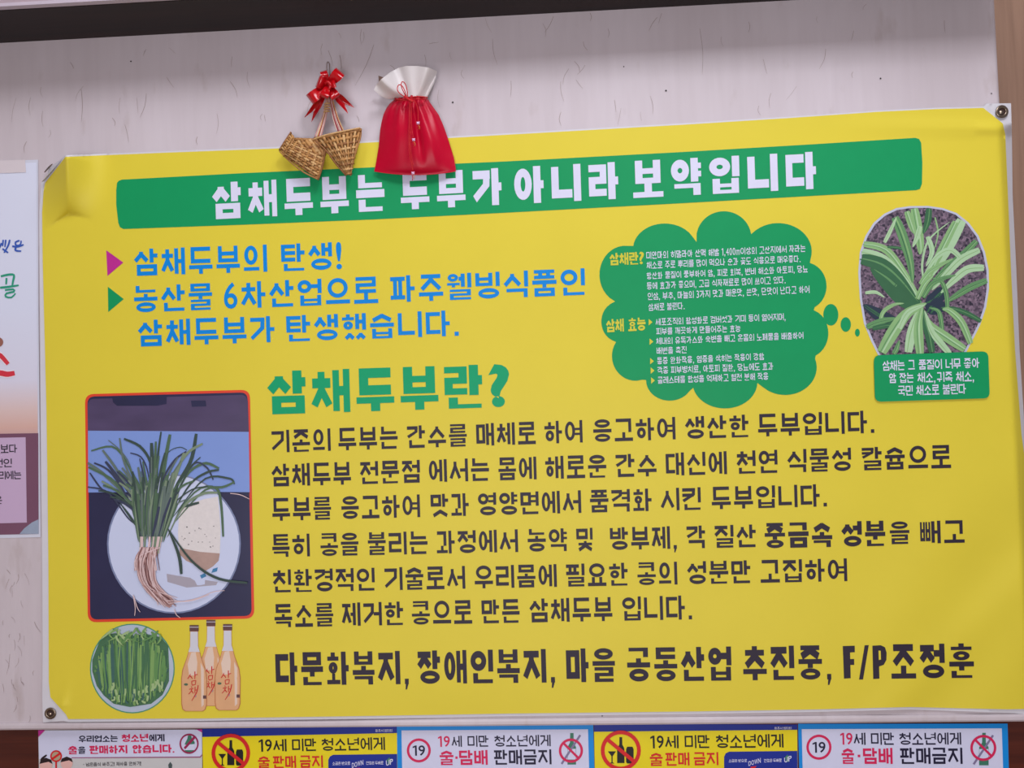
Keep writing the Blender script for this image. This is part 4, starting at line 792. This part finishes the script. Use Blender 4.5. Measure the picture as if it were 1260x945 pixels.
def blue_sticker(q, w, label, ring, wd1, wd2, sym, bot, cig):
    th = thing('warning_sticker', label, 'sticker', P(q[3][0], q[3][1], DK), 'age warning stickers in a row under the banner')
    b = MB(); extrude_card(b, q, .0002); b.build('card', M_cy, th)
    b = MB(); sheet(b, w, dflat(.0005), 0); b.build('white_field', M_sw, th)
    b = MB(); ringpx(b, *ring, 3.0, dflat(.0008), 0); b.build('age_ring', M_sm, th)
    cx, cy, r = ring; b = MB(); words(b, [('19', cx - r * .5, cx + r * .52)], (cx - r, cy - r * .4, cy + r * .45, cx + r, cy - r * .43, cy + r * .42), dflat(.0008), .13, .1, 0, .01); b.build('lettering', M_sn, th, label='dark number')
    for its, y, t, m in wd1 + wd2:
        b = MB(); words(b, its, y, dflat(.0008), t, .12, 0, .012); b.build('lettering', M_sm if m else M_sn, th, label='crimson lettering' if m else 'dark lettering')
    x0, x1, ya, yb = bot; xm = (x0 + x1) / 2; h = yb - ya
    b = MB(); sheet(b, [(xm - 2, ya), (xm + 2.2, ya), (xm + 2.4, ya + h * .3), (x1, ya + h * .45), (x1, yb), (x0, yb), (x0, ya + h * .45), (xm - 2.2, ya + h * .3)], dflat(.0007), 0, 0)
    sheet(b, [(x0 + .3, ya + h * .5), (x1 - .3, ya + h * .5), (x1 - .3, ya + h * .84), (x0 + .3, ya + h * .84)], dflat(.00078), 0, 1); b.build('bottle_pictogram', [M_bg, M_sw], th)
    (cx0, cy0), (cx1, cy1) = cig; b = MB(); ribbon(b, [(cx0, cy0), ((cx0 + cx1) / 2, (cy0 + cy1) / 2), (cx1, cy1)], 2.6, dflat(.0009), 0, 0, 4, .95); b.build('cigarette_pictogram', M_ci, th)
    cx, cy, r = sym; b = MB(); ringpx(b, cx, cy, r, 3.0, dflat(.0010), 0); a = r * .68
    sheet(b, [(cx - a - 1, cy - a + 1), (cx - a + 1, cy - a - 1), (cx + a + 1, cy + a - 1), (cx + a - 1, cy + a + 1)], dflat(.00104), 0); b.build('prohibition_ring', M_sm, th)
blue_sticker([(488.3, 892.6), (730, 891.5), (733, 1010), (490, 1011)], [(494, 898.8), (723.5, 897.4), (726.5, 1004), (496, 1005)], 'blue-edged white 19 age sticker in the middle of the sticker row', (515.3, 923.4, 14.8),
    [([('19', 539, 553.5)], (539, 905.8, 919, 678, 904, 918), .13, 1), ([('세', 556, 568.3), ('미만', 575.3, 601), ('청소년에게', 608.4, 677.5)], (539, 905.6, 919.2, 678, 904, 918.2), .13, 0)],
    [([('술', 541, 558), ('·', 560, 563.5), ('담배', 565, 600)], (541, 923.5, 941.5, 678, 922, 940.5), .16, 1), ([('판매금지', 608, 678.5)], (541, 923.5, 941.5, 678, 922, 940.5), .15, 0)],
    (702.5, 923.6, 14.9), (698.3, 708.8, 902, 940.8), ((691, 940), (714, 904.5)))
blue_sticker([(982, 890.6), (1239.8, 890.4), (1243, 1008), (985, 1009)], [(986.5, 897.2), (1232.7, 896.2), (1236, 1001), (989, 1003)], 'blue-edged white 19 age sticker at the right end of the sticker row', (1007.7, 919.4, 15.5),
    [([('19', 1034, 1049)], (1034, 901.8, 916.3, 1183, 901.3, 916), .13, 1), ([('세', 1050.7, 1065), ('미만', 1071.7, 1100), ('청소년에게', 1106.7, 1182.7)], (1034, 901.6, 916.6, 1183, 901.3, 916.2), .13, 0)],
    [([('술', 1035.7, 1051), ('·', 1055, 1059), ('담배', 1062, 1098.3)], (1034, 920.5, 940, 1183, 920, 940), .16, 1), ([('판매금지', 1107.7, 1184.3)], (1034, 920.5, 940, 1183, 920, 940), .15, 0)],
    (1210, 920.3, 16), (1204.8, 1216.5, 901.7, 941.7), ((1198, 940.5), (1222, 904.8)))
# the notice at the left end
th = thing('notice_sticker', 'pale no-alcohol notice with two cartoon children, leftmost of the sticker row', 'sticker', P(148, 1000, DK))
b = MB(); extrude_card(b, [(47, 898.5), (248.7, 897.5), (249, 1005), (49, 1006)], 0); b.build('card', mat('notice_grey', (196, 196, 196), .4), th)
b = MB(); sheet(b, [(47.3, 908), (56, 899), (242, 897.8), (248, 901), (248.6, 929), (246, 931.5), (48, 934)], dflat(.0003), 0); b.build('white_field', M_sw, th)
b = MB(); sheet(b, [(47, 898.6), (55.5, 898.5), (47.2, 907)], dflat(.0003), 0); sheet(b, [(240, 897.6), (248.6, 897.5), (248.6, 901.5)], dflat(.00028), 0); b.build('magenta_corner', M_mag, th)
b = MB(); sheet(b, [(88, 931.8), (246, 930.8), (248.6, 928), (248.6, 930), (246.5, 932.4), (88, 933)], dflat(.00036), 0); b.build('field_edge', mat('notice_plum', (150, 90, 120), .4), th)
b = MB(); words(b, [('우리업소는', 96.7, 144.8)], (96, 905.3, 913.3, 202, 903.5, 911.8), dflat(.0006), .18, .08); words(b, [('에게', 183.5, 202.4)], (96, 905.3, 913.3, 202, 903.3, 912.2), dflat(.0006), .18, .08); words(b, [('을', 96.2, 105)], (84, 919, 927.8, 215, 916.5, 926), dflat(.0006), .18, .08); b.build('lettering', M_sn, th, label='dark lettering')
b = MB(); words(b, [('청소년', 149.7, 182.3)], (96, 904.5, 914, 202, 902.5, 912), dflat(.0006), .2, .08); words(b, [('술', 84, 95), ('판매하지', 110.2, 156.6), ('않습니다.', 163, 214.6)], (84, 918, 928.2, 215, 915.8, 926), dflat(.0006), .2, .1); b.build('lettering', M_sm, th, label='crimson lettering')
b = MB(); words(b, [('• 남은음식 싸주고! 재사용 안하기!', 102.3, 173.6)], (102, 938.5, 943, 174, 937, 941.8), dflat(.0006), .12, .08); b.build('lettering', mat('notice_ink', (70, 66, 70), .4), th)
b = MB(); ringpx(b, 232.6, 915.2, 11.8, 1.9, dflat(.001), 0, ry=12.4); sheet(b, [(239, 905), (241.5, 907), (228, 922), (226, 920)], dflat(.00104), 0); b.build('prohibition_ring', mat('notice_maroon', (150, 28, 78), .4), th)
b = MB(); sheet(b, [(231.5, 904), (235, 904), (236, 909), (239.5, 913), (239.5, 924.5), (236, 926.5), (231, 926.5), (227.5, 924), (227.5, 915), (230.5, 909)], dflat(.0007), 0, 0); sheet(b, [(226.5, 916.5), (239.5, 915.5), (239.5, 923), (226.5, 923)], dflat(.0008), 0, 1); b.build('bottle_pictogram', [M_bg, M_sw], th)
b = MB(); sheet(b, ell(69, 930.4, 7.2, 7.2, 20), dflat(.0008), 0, 0); ringpx(b, 69, 930.4, 7.2, 1.8, dflat(.001), 0, 1); ribbon(b, [(64, 934), (69, 930.5), (74, 927)], 2.6, dflat(.001), 2e-5, 1, 3, .95); ribbon(b, [(69, 937), (69, 948)], 2, dflat(.0008), 0, 1, 2, .95); b.build('round_sign', [mat('notice_tan', (176, 158, 130), .4), M_sr], th)
M_skin = mat('cartoon_skin', (222, 176, 168), .4); M_hair = mat('cartoon_hair', (40, 26, 30), .4)
for (cx, cy, r, s) in ((56.5, 941, 8, 1), (82, 939, 7.5, -1)):
    b = MB(); sheet(b, ell(cx, cy, r, r, 20), dflat(.0005), 0, 0)
    sheet(b, [(cx - r, cy - 1), (cx - r * .8, cy - r * .75), (cx, cy - r * 1.08), (cx + r * .8, cy - r * .75), (cx + r, cy - 1), (cx + r * .4, cy - r * .45), (cx - r * .3, cy - r * .3)], dflat(.0006), 0, 1)
    if s > 0: ribbon(b, [(cx - 6, cy - 5), (cx - 4, cy - 8), (cx + 1, cy - 12)], 3, dflat(.0007), 0, 1, 5, .5)
    b.build('cartoon_child', [M_skin, M_hair], th)
b = MB(); sheet(b, [(208, 948), (207, 941), (209.5, 937.5), (212, 941), (211, 948)], dflat(.0005), 0); b.build('grey_pictogram', mat('notice_slate', (70, 84, 84), .4), th)

# ------------------------------------------------------------------ red satin pouch
pouch = thing('drawstring_pouch', 'red satin drawstring pouch with off-white ruffled top, hung over the banner title', 'pouch', P(508, 215, .01))
M_sat = bpy.data.materials.new('red_satin'); M_sat.use_nodes = True; nt = M_sat.node_tree; bs = nt.nodes['Principled BSDF']
bs.inputs['Base Color'].default_value = lin((186, 0, 42)); bs.inputs['Roughness'].default_value = .34; bs.inputs['Specular IOR Level'].default_value = .22; bs.inputs['Sheen Weight'].default_value = .06; bs.inputs['Sheen Tint'].default_value = (1, .3, .4, 1)
def weave_bump(nt, bs, sc=1500, st=.15):
    n = nt.nodes.new('ShaderNodeTexNoise'); n.inputs['Scale'].default_value = sc; t = nt.nodes.new('ShaderNodeTexCoord'); nt.links.new(t.outputs['Object'], n.inputs['Vector'])
    bp = nt.nodes.new('ShaderNodeBump'); bp.inputs['Strength'].default_value = st; bp.inputs['Distance'].default_value = .0005; nt.links.new(n.outputs[0], bp.inputs['Height']); nt.links.new(bp.outputs[0], bs.inputs['Normal'])
weave_bump(nt, bs)
M_ivory = bpy.data.materials.new('ivory_satin'); M_ivory.use_nodes = True; nt = M_ivory.node_tree; bs = nt.nodes['Principled BSDF']
bs.inputs['Base Color'].default_value = lin((214, 207, 206)); bs.inputs['Roughness'].default_value = .42; bs.inputs['Sheen Weight'].default_value = .3; weave_bump(nt, bs)
Lx = [(119, 489), (123, 485), (127, 480), (133, 475.5), (141, 471.8), (150, 469.5), (160, 467.8), (180, 466), (192, 464), (200, 462.7), (208, 461), (211, 460.5)]
Rx = [(119, 524), (123, 527), (127.6, 530), (141, 539.7), (154.7, 545.7), (171.6, 551.6), (193.6, 558.4), (205, 560.5), (211, 561)]
def pouch_pt(s, v, front=True):
    y = 119 + 92 * v; xl, xr = interp(Lx, y), interp(Rx, y); x = lerp(xl, xr, (s + 1) / 2); y2 = y + (4.5 * (1 - s * s) * v ** 3) - (2.0 * (1 - abs(s)) * (1 - v) ** 6)
    sk = (1 - abs(s) ** 2.6); vv = math.sin(PI * min(1, .12 + v * .88)) ** .45 if v < .995 else .25
    th_ = .021 * sk * vv if front else .002
    d = .0105 + th_
    if front:
        d += .0048 * math.cos(s * 15 + .8 * math.sin(v * 3)) * math.exp(-v * 4.2) * sk
        d += .0058 * math.exp(-((s - .10 - .08 * v) / .09) ** 2) * math.sin(PI * min(1, v * 1.1)) * -1
        d += .0026 * math.exp(-((s - .42 - .12 * v) / .12) ** 2) * math.sin(PI * v)
        d += .0022 * math.sin(s * 5 + v * 7 + .6) * v * (1 - v) * 3 * sk
    return x, y2, d
def grid(mb, fn, nu, nv, mi=0, flip=False):
    V = [P(*fn(-1 + 2 * i / nu, j / nv)) for j in range(nv + 1) for i in range(nu + 1)]
    fs = [(j * (nu + 1) + i, (j + 1) * (nu + 1) + i, (j + 1) * (nu + 1) + i + 1, j * (nu + 1) + i + 1) for j in range(nv) for i in range(nu)]
    if flip: fs = [f[::-1] for f in fs]
    mb.add(V, fs, mi)
b = MB(); grid(b, lambda s, v: pouch_pt(s, v), 72, 54); grid(b, lambda s, v: pouch_pt(s, v, False)[:2] + (.0105,), 72, 54, 0, True)
b.build('pouch_body', M_sat, pouch, smooth=True)
rim = [(0, (460, 110.5)), (.10, (464, 103)), (.2, (469, 97.5)), (.32, (480, 89)), (.42, (490, 83.5)), (.5, (500, 81)), (.62, (514, 81.2)), (.74, (527, 83)), (.86, (537, 87)), (.93, (536, 95)), (1, (533, 104))]
def ruff(s, v, back=0):
    u = (s + 1) / 2; rx_ = interp([(a, p[0]) for a, p in rim], u); ry_ = interp([(a, p[1]) for a, p in rim], u)
    bx = lerp(488, 525, u); by = 121 - 2.2 * math.sin(PI * u)
    k = 1 - v                                   # v = 0 rim, 1 neck
    x = lerp(bx, rx_, k ** (1.0)); y = lerp(by, ry_, k) + (5.0 * math.sin(PI * k) * max(0, 1 - u * 3.2))
    w_ = k * (1 - k * .25)
    d = .013 + .012 * (1 - abs(2 * u - 1) ** 2) * (1 - k * .35) + w_ * (.024 * abs(math.sin(u * 6.5 + .35)) - .010 + .005 * math.cos(u * 24 + 1)) + .008 * k
    if u < .3: d += .010 * k * (1 - u / .3)
    if back: d = max(.0045, d - .007 - .010 * k)
    return x, y, d
b = MB(); grid(b, lambda s, v: ruff(s, v), 72, 20); grid(b, lambda s, v: (lambda q: (q[0] + .6, q[1] + .4, q[2]))(ruff(s, v, 1)), 72, 20, 0, True); b.build('ruffle', M_ivory, pouch, smooth=True)
M_cord = mat('red_cord', (200, 20, 30), .5, bump=.5, bscale=2500); M_bead = mat('pink_bead', (226, 176, 214), .18, .7); M_gold = mat('gold_thread', (214, 140, 60), .35)
def cord(name, pts, r, m, par, sub=6):
    q = []
    for i in range(len(pts) - 1):
        p0, p1, p2, p3 = pts[max(i - 1, 0)], pts[i], pts[i + 1], pts[min(i + 2, len(pts) - 1)]
        for k in range(sub):
            u = k / sub; q.append(P(*[.5 * (2 * p1[c] + (p2[c] - p0[c]) * u + (2 * p0[c] - 5 * p1[c] + 4 * p2[c] - p3[c]) * u * u + (3 * p1[c] - p0[c] - 3 * p2[c] + p3[c]) * u ** 3) for c in range(3)]))
    q.append(P(*pts[-1])); mb = MB(); mb.tube(q, r, 8); return mb.build(name, m, par, smooth=True)
cord('cord', [(486, 121, .018), (492, 122.5, .029), (500, 121.5, .036), (508, 119.5, .038), (516, 119, .037), (522, 119.5, .030), (526, 120, .018)], .0011, M_cord, pouch)
cord('cord', [(489, 124, .022), (497, 123.5, .034), (508, 121.8, .039), (517, 121.8, .037), (524, 122, .026)], .0009, M_cord, pouch)
cord('bow_loop', [(501, 121, .039), (496, 112, .042), (493.5, 104, .041), (495.5, 100.5, .040), (499, 104, .041), (501, 112, .043), (502, 121, .040)], .0007, M_cord, pouch)
cord('bow_loop', [(501, 121, .040), (492, 115, .042), (489, 110, .040), (490.5, 104.5, .039), (495, 106, .041), (498.5, 113, .043), (501, 121, .040)], .0007, M_cord, pouch)
cord('knot', [(498, 118.5, .041), (501, 121, .043), (504.5, 123.5, .042), (508, 125, .041)], .0019, M_cord, pouch)
cord('cord_end', [(504, 123, .041), (503.8, 145, .040), (503.3, 170, .041), (504, 190, .040), (506.5, 202, .039), (508, 210, .037)], .0007, M_cord, pouch)
cord('cord_end', [(505.5, 123, .041), (506.3, 145, .039), (505, 170, .040), (506, 190, .040), (508.5, 204, .038)], .0006, M_cord, pouch)
cord('cord_end', [(506, 122, .041), (511, 126, .042), (514, 134, .041), (514.5, 143, .041), (514.5, 150, .040)], .0007, M_cord, pouch)
cord('cord_end', [(505.5, 150, .0395), (507, 160, .040), (508.5, 171, .040)], .0006, M_cord, pouch)
def bead(x, y, d, r):
    c = P(x, y, d); b = MB()
    for dx, dz, k in ((0, 0, 1), (.75, .55, .62), (-.75, .5, .62), (.6, -.65, .6), (-.6, -.6, .6)):
        n, m2 = 10, 6; cc = c + Vector((dx * r, -.2 * r, dz * r)); V = []
        for j in range(m2 + 1):
            for i in range(n):
                th1, ph = PI * j / m2, 2 * PI * i / n; V.append(cc + Vector((math.sin(th1) * math.cos(ph), math.cos(th1), math.sin(th1) * math.sin(ph))) * r * k)
        b.add(V, [(j * n + i, j * n + (i + 1) % n, (j + 1) * n + (i + 1) % n, (j + 1) * n + i) for j in range(m2) for i in range(n)])
    return b.build('bead', M_bead, pouch, smooth=True)
for x, y, d in ((514.5, 151.5, .042), (509, 172, .042), (508.2, 213, .038)):
    bead(x, y, d, .0019); cord('thread_tuft', [(x - 1, y + 3, d), (x - .2, y + 6, d + .001), (x - .8, y + 9, d)], .0006, M_cord, pouch, 3); cord('gold_thread', [(x + .5, y + 2.5, d + .001), (x + 1.8, y + 5, d + .001), (x + 1.5, y + 7.5, d)], .0004, M_gold, pouch, 3)
b = MB(); sheet(b, [(465.5, 93), (473, 95.5), (471, 103), (466.5, 102)], lambda x, y: .0035, 0); b.build('hanging_tab', mat('brown_tab', (120, 92, 80), .6), pouch)
cord('hanging_loop', [(508, 84, .0035), (508, 100, .006), (507, 117, .012)], .0008, M_cord, pouch)

# ------------------------------------------------------------------ pair of small woven strainers with a red bow
charm = thing('straw_strainer_charm', 'pair of small woven straw scoops tied with a shiny red ribbon bow', 'wall ornament', P(405, 216, .006))
CN = [mat('straw_%s' % n, c, .5, .35, noise=.22, nscale=240, bump=.3, bscale=900) for n, c in (('gold', (188, 138, 80)), ('tan', (166, 118, 68)), ('pale', (206, 164, 110)), ('brown', (140, 92, 52)))]
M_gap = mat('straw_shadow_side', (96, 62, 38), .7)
def weave(A, B, Cc, D_, nu, nv, bulge, base, wr, taper=1.0):
    """A-B upper rim, D_-Cc far end; nu strips run A->D_, nv cross them"""
    def pt(u, v, off=0):
        x = lerp(lerp(A[0], B[0], u), lerp(D_[0], Cc[0], u), v); y = lerp(lerp(A[1], B[1], u), lerp(D_[1], Cc[1], u), v)
        d = base + bulge * math.sin(PI * (.08 + .84 * u)) * (1 - .55 * v ** 2) + off
        return P(x, y, d)
    for i in range(nu):
        u = (i + .5) / nu; b = MB(); n = nv * 2; ww = wr * (1 if taper == 1 else 1)
        pts = [pt(u, k / n, (.0009 if ((k // 2 + i) % 2) else -.0006) * (1 if k % 2 == 0 else .5)) for k in range(n + 1)]
        L0 = (pt(0, 0) - pt(1, 0)).length / nu * .42; L1 = (pt(0, 1) - pt(1, 1)).length / nu * .46
        b.tube(pts, [lerp(L0, L1, k / n) for k in range(n + 1)], 6, 0, .55); b.build('cane_strip', CN[(i * 5 + nu) % 3], charm, smooth=True)
    for j in range(nv + 1):
        v = j / nv; b = MB(); n = nu * 2
        pts = [pt(k / n, min(.99, v), (-.0008 if ((k // 2 + j) % 2) else .0008)) for k in range(n + 1)]
        b.tube(pts, (pt(.5, 0) - pt(.5, 1)).length / nv * .30, 6, 0, .5); b.build('cross_strip', CN[(j * 3 + 1) % 4], charm, smooth=True)
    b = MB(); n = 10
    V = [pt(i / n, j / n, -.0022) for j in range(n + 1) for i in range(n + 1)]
    b.add(V, [(j * (n + 1) + i, (j + 1) * (n + 1) + i, (j + 1) * (n + 1) + i + 1, j * (n + 1) + i + 1) for j in range(n) for i in range(n)]); b.build('gap_shade_sheet', M_gap, charm, smooth=True)  # plain dark sheet, shade between the strips put in as colour
# left scoop: comb end upper left, mouth lower right
weave((362, 170.5), (349, 192), (391, 220.5), (400, 184), 11, 9, .016, .016, .0012)
weave((358, 163), (344.5, 184.5), (351, 192), (363.5, 170.5), 9, 2, .009, .017, .001)
# short woven bridge between the two, then the right scoop narrowing to its tip
weave((363, 171), (388, 172), (401, 190), (380, 190), 5, 4, .006, .022, .001)
weave((444, 160), (386, 171), (425.5, 214), (432, 214), 12, 8, .020, .016, .0013)
def straw(pts, r, m, name='handle_straw'): return cord(name, pts, r, m, charm, 5)
straw([(386, 171.5, .034), (400, 166.5, .038), (420, 162, .038), (443, 157.5, .026)], .0013, CN[2], 'rim_binding')
straw([(444, 158, .020), (443.5, 168, .020), (440, 180, .022), (435, 196, .022), (431, 216, .020)], .0015, CN[1], 'rim_binding')
straw([(400, 184, .026), (398.7, 196, .026), (395.5, 209, .024), (391.5, 221, .022)], .0014, CN[3], 'rim_binding')
straw([(358, 162.5, .022), (351, 173, .026), (343.5, 185, .020)], .0012, CN[3], 'rim_binding')
straw([(344, 186, .021), (356, 198, .022), (374, 212, .022), (392, 221, .020)], .0011, CN[1], 'rim_binding')
straw([(387, 172, .034), (402, 186, .034), (412, 200, .030), (426, 216, .022)], .0012, CN[3], 'rim_binding')
M_ps = mat('pink_straw', (190, 138, 134), .5); M_rs = mat('red_straw', (150, 30, 44), .4); M_cs = mat('cream_straw', (206, 184, 170), .5)
for i in range(6):
    o = i - 2.5
    straw([(391 + o * 1.5, 169, .026), (397 + o * 1.0, 150, .024), (401.5 + o * .7, 133, .022), (404 + o * .6, 112, .020)], .0010, [M_ps, M_cs, CN[2], M_rs, M_cs, M_ps][i])
    straw([(419 + o * 1.7, 162, .026), (413 + o * 1.3, 146, .024), (409 + o * .9, 130, .022), (405 + o * .6, 112, .020)], .0009, [M_cs, M_rs, M_ps, M_cs, M_rs, CN[2]][i])
for k in range(4): straw([(399.5 - k * .3, 128 + k * 3.2, .024), (403 - k * .3, 127 + k * 3.2, .028), (406 - k * .3, 127.6 + k * 3.2, .024)], .0012, CN[2], 'binding_turn')
straw([(404, 112, .014), (402.5, 92, .010), (402, 80, .006), (403.5, 76, .004), (405.5, 80, .005), (406, 92, .010)], .0005, mat('hanging_wire', (110, 84, 70), .4), 'hanging_wire')
straw([(418, 68, .001), (419.5, 76, .001), (420, 84, .0012)], .0003, m_str, 'loose_fibre')
M_rib = mat('red_ribbon', (180, 6, 18), .18, .6, noise=.06, nscale=60)
def zb(x, y): return (360 + x / 10.5, 60 + y / 10.5)
def loop(tip, width, lift, base, tw=0.0):
    c = Vector((403.5, 105)); t = Vector(zb(*tip)); d = t - c; L = d.length; n = Vector((-d.y, d.x)).normalized(); b = MB(); N_ = 22; V = []
    for i in range(N_ + 1):
        u = i / N_; al = math.sin(PI * u) ** .8; dep = base + lift * math.sin(2 * PI * u) * (1 if u < .5 else .45) + .002
        wv = width * (.28 + .72 * math.sin(PI * min(1, al * .62 + .02)) ** .8) * (1 if True else 1)
        p = c + d * al
        for k in range(5):
            s = -1 + k * .5; q = p + n * wv / 2 * s; V.append(P(q.x, q.y, max(.005, dep + .0012 * (1 - s * s) + tw * s * al)))
    b.add(V, [(i * 5 + k, i * 5 + k + 1, i * 5 + k + 6, i * 5 + k + 5) for i in range(N_) for k in range(4)]); return b.build('bow_loop', M_rib, charm, smooth=True)
loop((620, 290), 14.5, .012, .026, .003)
loop((395, 285), 9.0, .010, .022, -.003)
loop((320, 420), 15.5, .013, .032, .004)
loop((215, 660), 14.5, .014, .028, -.003)
loop((560, 450), 9.5, .010, .038, .003)
loop((570, 640), 12.0, .010, .033, .003)
loop((400, 640), 11.0, .012, .038, -.002)
def tail(p0, p1, wd, base):
    a, c = Vector(p0), Vector(p1); d = c - a; n = Vector((-d.y, d.x)).normalized(); b = MB(); N_ = 12; V = []
    for i in range(N_ + 1):
        u = i / N_; 
        for k in range(5):
            s = -1 + k * .5; ln = 1.0 - (.30 * (1 - abs(s)) if True else 0); q = a + d * u * ln + n * (wd * (.35 + .65 * min(1, u * 2))) / 2 * s
            V.append(P(q.x, q.y, base - .010 * u + .003 * math.sin(u * 5) + .0015 * s))
    b.add(V, [(i * 5 + k, i * 5 + k + 1, i * 5 + k + 6, i * 5 + k + 5) for i in range(N_) for k in range(4)]); b.build('ribbon_tail', M_rib, charm, smooth=True)
tail((404, 108), (378.5, 148), 10.5, .026); tail((405, 108), (432.5, 136.5), 11, .026)
cord('bow_knot', [(400.5, 103, .042), (403.5, 101, .046), (406.5, 105, .046), (405, 110, .044), (402, 111, .042)], .0026, M_rib, charm)

C.objects.unlink(_to); bpy.data.objects.remove(_to); bpy.data.curves.remove(_tc)
